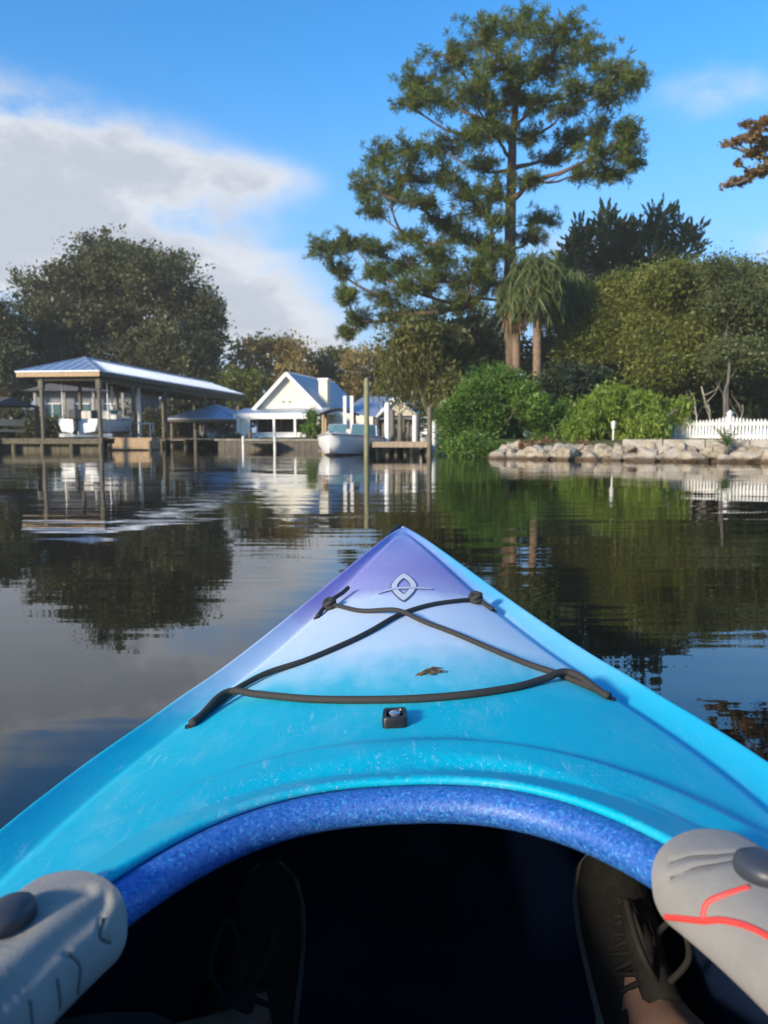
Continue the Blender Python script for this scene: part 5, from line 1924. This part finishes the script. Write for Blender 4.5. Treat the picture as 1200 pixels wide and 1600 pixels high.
        if side > 0:
            for ln, rr in ((((.055, .93), (.085, .80), (.13, .70), (.16, .63), (.20, .57), (.245, .54), (.33, .53), (.45, .58)), .0020), (((.13, .70), (.125, .61), (.14, .51), (.152, .41)), .0020)):
                MB().tube(catmull([pad_point(side, l, q, -.0006) for l, q in ln], 8), rr, 8).build('red_piping', M_RED, pad, smooth=True)
            kl, kq = .135, .31
        else:
            kl, kq = .14, .28
        c0 = pad_point(side, kl, kq, .001)
        du = (pad_point(side, kl + .05, kq) - pad_point(side, kl - .05, kq)).normalized()
        dv = (pad_point(side, kl, kq + .12) - pad_point(side, kl, kq - .12)).normalized()
        nn = du.cross(dv).normalized()
        if nn.z < 0: nn = -nn
        rings = []
        for rr, hh in ((1.06, -.003), (1.04, .003), (.96, .006), (.7, .0085), (.35, .0095), (.05, .0098)):
            rings.append([c0 + du * (.0165 * rr * math.cos(q)) + dv * (.0125 * rr * math.sin(q)) + nn * hh for q in np.linspace(0, 2 * math.pi, 28, endpoint=False)])
        MB().loft(rings).build('knob', M_KNOB, pad, smooth=True)
    # ---- seat inside
    m_ = MB()
    m_.box((0, -.22, .0), (.40, .36, .06))
    m_.box((0, -.43, .16), (.38, .05, .30), Matrix.Rotation(R(-12), 3, 'X'))
    m_.build('seat', M_BLACKPL, K, bevel=.02)
    return K


build_kayak()

# a few crumbs of dried leaf on the deck
def build_debris():
    MD = principled('dried_leaf', (.17, .10, .035), .9, color2=(.08, .05, .03), vscale=200)
    Rm = Matrix.Rotation(KAY_YAW, 3, 'Z') @ Matrix.Rotation(KAY_ROLL, 3, 'Y')
    x, y = .040, .924
    z = float(deck_z(np.array(x), np.array(y)))
    o = thing('leaf_debris', 'crumbled brown leaf scrap lying on the pale kayak deck', 'leaf', Rm @ Vector((x, y, z)) + Vector((KAY_X, 0, 0)), (0, KAY_ROLL, KAY_YAW))
    for q in range(15):
        m_ = MB()
        a_ = random.uniform(0, 6.28)
        cx, cy = random.gauss(0, .008), random.gauss(0, .006)
        w_, l_ = random.uniform(.0015, .004), random.uniform(.004, .010)
        c, s = math.cos(a_), math.sin(a_)
        pts = [(cx + c * u * l_ - s * v * w_, cy + s * u * l_ + c * v * w_, .0012 + random.uniform(0, .002)) for u, v in ((-1, 0), (-.2, -1), (1, -.2), (.3, 1))]
        m_.add(pts + [(p[0], p[1], p[2] - .0008) for p in pts], [(0, 1, 2, 3), (7, 6, 5, 4), (0, 4, 5, 1), (1, 5, 6, 2), (2, 6, 7, 3), (3, 7, 4, 0)])
        m_.build('crumb', MD, o)
build_debris()

# ------------------------------------------------------------------ the paddler
def skin_mesh(name, verts, edges, radii, mat, parent, root=0, sub=2):
    me = bpy.data.meshes.new(name)
    me.from_pydata(verts, edges, [])
    me.update()
    o = link(name, me, mat, parent)
    o.modifiers.new('skin', 'SKIN').use_smooth_shade = True
    lay = me.skin_vertices[0].data if me.skin_vertices else None
    if lay is None:
        bpy.context.view_layer.objects.active = o
        bpy.ops.mesh.customdata_skin_add()
        lay = me.skin_vertices[0].data
    for k, r in enumerate(radii):
        lay[k].radius = (r, r) if not hasattr(r, '__len__') else r
        lay[k].use_root = (k == root)
    s = o.modifiers.new('sub', 'SUBSURF')
    s.levels = s.render_levels = sub
    return o


def build_person():
    T = thing('person', 'seated paddler in dark trousers and black lace-up shoes, feet in the cockpit', 'person', (KAY_X, 0, 0), (0, KAY_ROLL, KAY_YAW))
    M_SKIN = principled('skin', (.46, .27, .19), .55, color2=(.38, .21, .14), vscale=18, bump=.0004, bscale=200)
    M_TROUS = principled('charcoal_trousers', (.022, .026, .028), .9, color2=(.035, .04, .042), vscale=30, bump=.002, bscale=40)
    M_SHIRT = principled('dark_shirt', (.05, .06, .08), .9)
    M_SHOE = principled('black_shoe_mesh', (.012, .011, .009), .85, color2=(.024, .022, .018), vscale=80, bump=.0012, bscale=260)
    M_SOLE = principled('pale_sole', (.20, .20, .18), .8, var=.2, vscale=20)
    M_LACE = principled('black_lace', (.018, .017, .014), .8)
    M_HAIR = principled('brown_hair', (.05, .03, .02), .7)
    V, E, Rr = [], [], []
    def add(p, r, prev=None):
        V.append(p); Rr.append(r)
        if prev is not None: E.append((prev, len(V) - 1))
        return len(V) - 1
    pel = add((0, -.17, .12), .12)
    sp = add((0, -.24, .30), .125, pel)
    ch = add((0, -.30, .46), .135, sp)
    nk = add((0, -.33, .62), .055, ch)
    hd = add((0, -.32, .72), .085, nk)
    hd2 = add((0, -.32, .80), .082, hd)
    ank = {1: (.235, .702, .072), -1: (-.175, .700, .070)}
    knee = {1: (.25, .26, .205), -1: (-.262, .345, .275)}
    for s in (1, -1):
        hp = add((s * .10, -.12, .12), .095, pel)
        th = add(tuple(Vector((s * .10, -.12, .12)).lerp(Vector(knee[s]), .5)), .078, hp)
        kn = add(knee[s], .060, th)
        cf = add(tuple(Vector(knee[s]).lerp(Vector(ank[s]), .35)), .055, kn)
        an = add(ank[s], .036, cf)
        ft = add((ank[s][0] + s * .004, ank[s][1] + .07, ank[s][2] + .015), .030, an)
        add((ank[s][0] + s * .006, ank[s][1] + .15, ank[s][2] + .055), .024, ft)
        # arms: elbows out, hands raised before the chest
        sh = add((s * .19, -.30, .53), .058, ch)
        el = add((s * .30, -.20, .36), .042, sh)
        wr = add((s * .13, -.10, .55), .026, el)
        pm = add((s * .085, -.075, .60), .030, wr)
        for q, (dx, dy, dz) in enumerate(((-.02, .02, .055), (-.03, .025, .045), (-.038, .028, .03), (-.04, .028, .012))):
            f1 = add((s * .085 + s * dx, -.075 + dy * .6, .60 + dz * .7), .0095, pm)
            add((s * .085 + s * dx * 1.6, -.075 + dy, .60 + dz * 1.25), .0075, f1)
        t1 = add((s * .075, -.105, .615), .011, pm)
        add((s * .05, -.105, .64), .009, t1)
    body = skin_mesh('body', V, E, Rr, M_SKIN, T, 0, 1)
    # trousers
    V, E, Rr = [], [], []
    pel = add((0, -.17, .12), .135)
    for s in (1, -1):
        hp = add((s * .10, -.12, .12), .112, pel)
        th = add(tuple(Vector((s * .10, -.12, .12)).lerp(Vector(knee[s]), .5)), .095, hp)
        kn = add(knee[s], .077, th)
        cf = add(tuple(Vector(knee[s]).lerp(Vector(ank[s]), .4)), .072, kn)
        add(tuple(Vector(knee[s]).lerp(Vector(ank[s]), .70)), .058, cf)
    skin_mesh('trousers', V, E, Rr, M_TROUS, T, 0, 2)
    V, E, Rr = [], [], []
    pel = add((0, -.18, .16), .14)
    sp = add((0, -.24, .30), .142, pel)
    ch = add((0, -.30, .46), .152, sp)
    add((0, -.325, .57), .075, ch)
    for s in (1, -1):
        sh = add((s * .19, -.30, .53), .072, ch)
        el = add((s * .30, -.20, .36), .056, sh)
        add((s * .155, -.115, .525), .040, el)
    skin_mesh('shirt', V, E, Rr, M_SHIRT, T, 0, 1)
    m = MB()
    m.ball((0, -.335, .80), (.093, .10, .10), 16, 10)
    m.build('hair', M_HAIR, T, smooth=True)
    # shoes
    for s in (1, -1):
        a = Vector(ank[s])
        d = Vector((.02 * s, .76, .63)).normalized()
        nsole = Vector((-.12 * s, .62, -.72))
        nsole = (nsole - d * nsole.dot(d)).normalized()
        up = -nsole
        side = d.cross(up).normalized()
        heel = a - up * .062 - d * .075
        secs = [(-.005, .020, .040), (.02, .032, .062), (.06, .035, .078), (.10, .037, .074), (.14, .041, .062), (.18, .044, .048), (.22, .042, .036), (.25, .032, .027), (.268, .014, .014)]
        rings = []
        for l, w, h in secs:
            r_ = []
            for q in range(20):
                an_ = 2 * math.pi * q / 20
                x = math.cos(an_) * w
                z = math.sin(an_)
                z = h * (z if z > 0 else 0) ** .8 if z > 0 else .0
                if math.sin(an_) < 0: x = math.copysign(w, math.cos(an_)) * abs(math.cos(an_)) ** .4
                r_.append(heel + d * l + side * x + up * z)
            rings.append(r_)
        m = MB(); m.loft(rings)
        shoe = m.build('shoe', M_SHOE, T, smooth=True)
        # sole
        m = MB()
        out = []
        for zz, k in ((-.020, .93), (-.016, 1.06), (.004, 1.10), (.010, 1.0)):
            r_ = [heel + d * l + side * (w * k + .004) * (1 if l < .09 else .84) + up * zz for l, w, h in secs] + [heel + d * l - side * (w * k + .004) * (1 if l < .09 else .84) + up * zz for l, w, h in reversed(secs)]
            out.append(r_)
        m.loft(out); m.build('sole', M_SOLE, shoe, auto=40)
        # tongue padding, collar band
        m = MB()
        col = [heel + d * (.055 + .035 * math.cos(q)) + side * (.040 * math.sin(q)) + up * (.072 - .012 * math.cos(q)) for q in np.linspace(0, 2 * math.pi, 25)]
        m.tube(col, .009, 8, cap=False)
        m.build('collar', M_SHOE, shoe, smooth=True)
        m = MB()
        tg = [heel + d * l + up * h for l, h in ((.085, .090), (.11, .080), (.15, .064), (.19, .050))]
        m.tube(tg, [.018, .018, .016, .010], 10)
        m.build('tongue', M_SHOE, shoe, smooth=True)
        # laces: crossings and a hanging bow
        for k in range(5):
            l = .105 + .021 * k
            hh = .083 - .0095 * k - .0005 * k * k
            for sg in (1, -1):
                m = MB()
                m.tube(catmull([heel + d * l + side * (sg * .030) + up * (hh - .022), heel + d * (l + .008) + up * (hh + .006), heel + d * (l + .017) + side * (-sg * .030) + up * (hh - .030)], 6), .0028, 6)
                m.build('lace', M_LACE, shoe, smooth=True)
        for lp in (((.10, .0, .092), (.125, .03, .105), (.165, .036, .085), (.15, .012, .078), (.11, .0, .090)), ((.10, .0, .092), (.13, -.02, .112), (.18, -.016, .092), (.155, -.004, .078), (.11, .0, .090)), ((.10, 0, .092), (.085, .022, .086), (.06, .036, .066), (.03, .040, .045))):
            m = MB(); m.tube(catmull([heel + d * l + side * x + up * z for l, x, z in lp], 8), .0034, 7); m.build('lace_loop', M_LACE, shoe, smooth=True)


build_person()


# ------------------------------------------------------------------ thin morning haze over the canal
def build_haze():
    m = bpy.data.materials.new('thin_haze')
    m.use_nodes = True
    t = NT(m.node_tree)
    t.n.clear()
    pv = t.new('ShaderNodeVolumePrincipled')
    pv.inputs['Color'].default_value = (.96, .94, .86, 1)
    pv.inputs['Density'].default_value = HAZE_DENSITY
    pv.inputs['Anisotropy'].default_value = 0.0
    o_ = t.new('ShaderNodeOutputMaterial')
    t.l.new(pv.outputs[0], o_.inputs['Volume'])
    mb = MB()
    mb.box((0, 0, 15), (900, 900, 34))
    o = mb.build('haze', m)
    tag(o, 'thin pale haze hanging in the air over the canal', None, kind='stuff')


HAZE_DENSITY = .0009
build_haze()
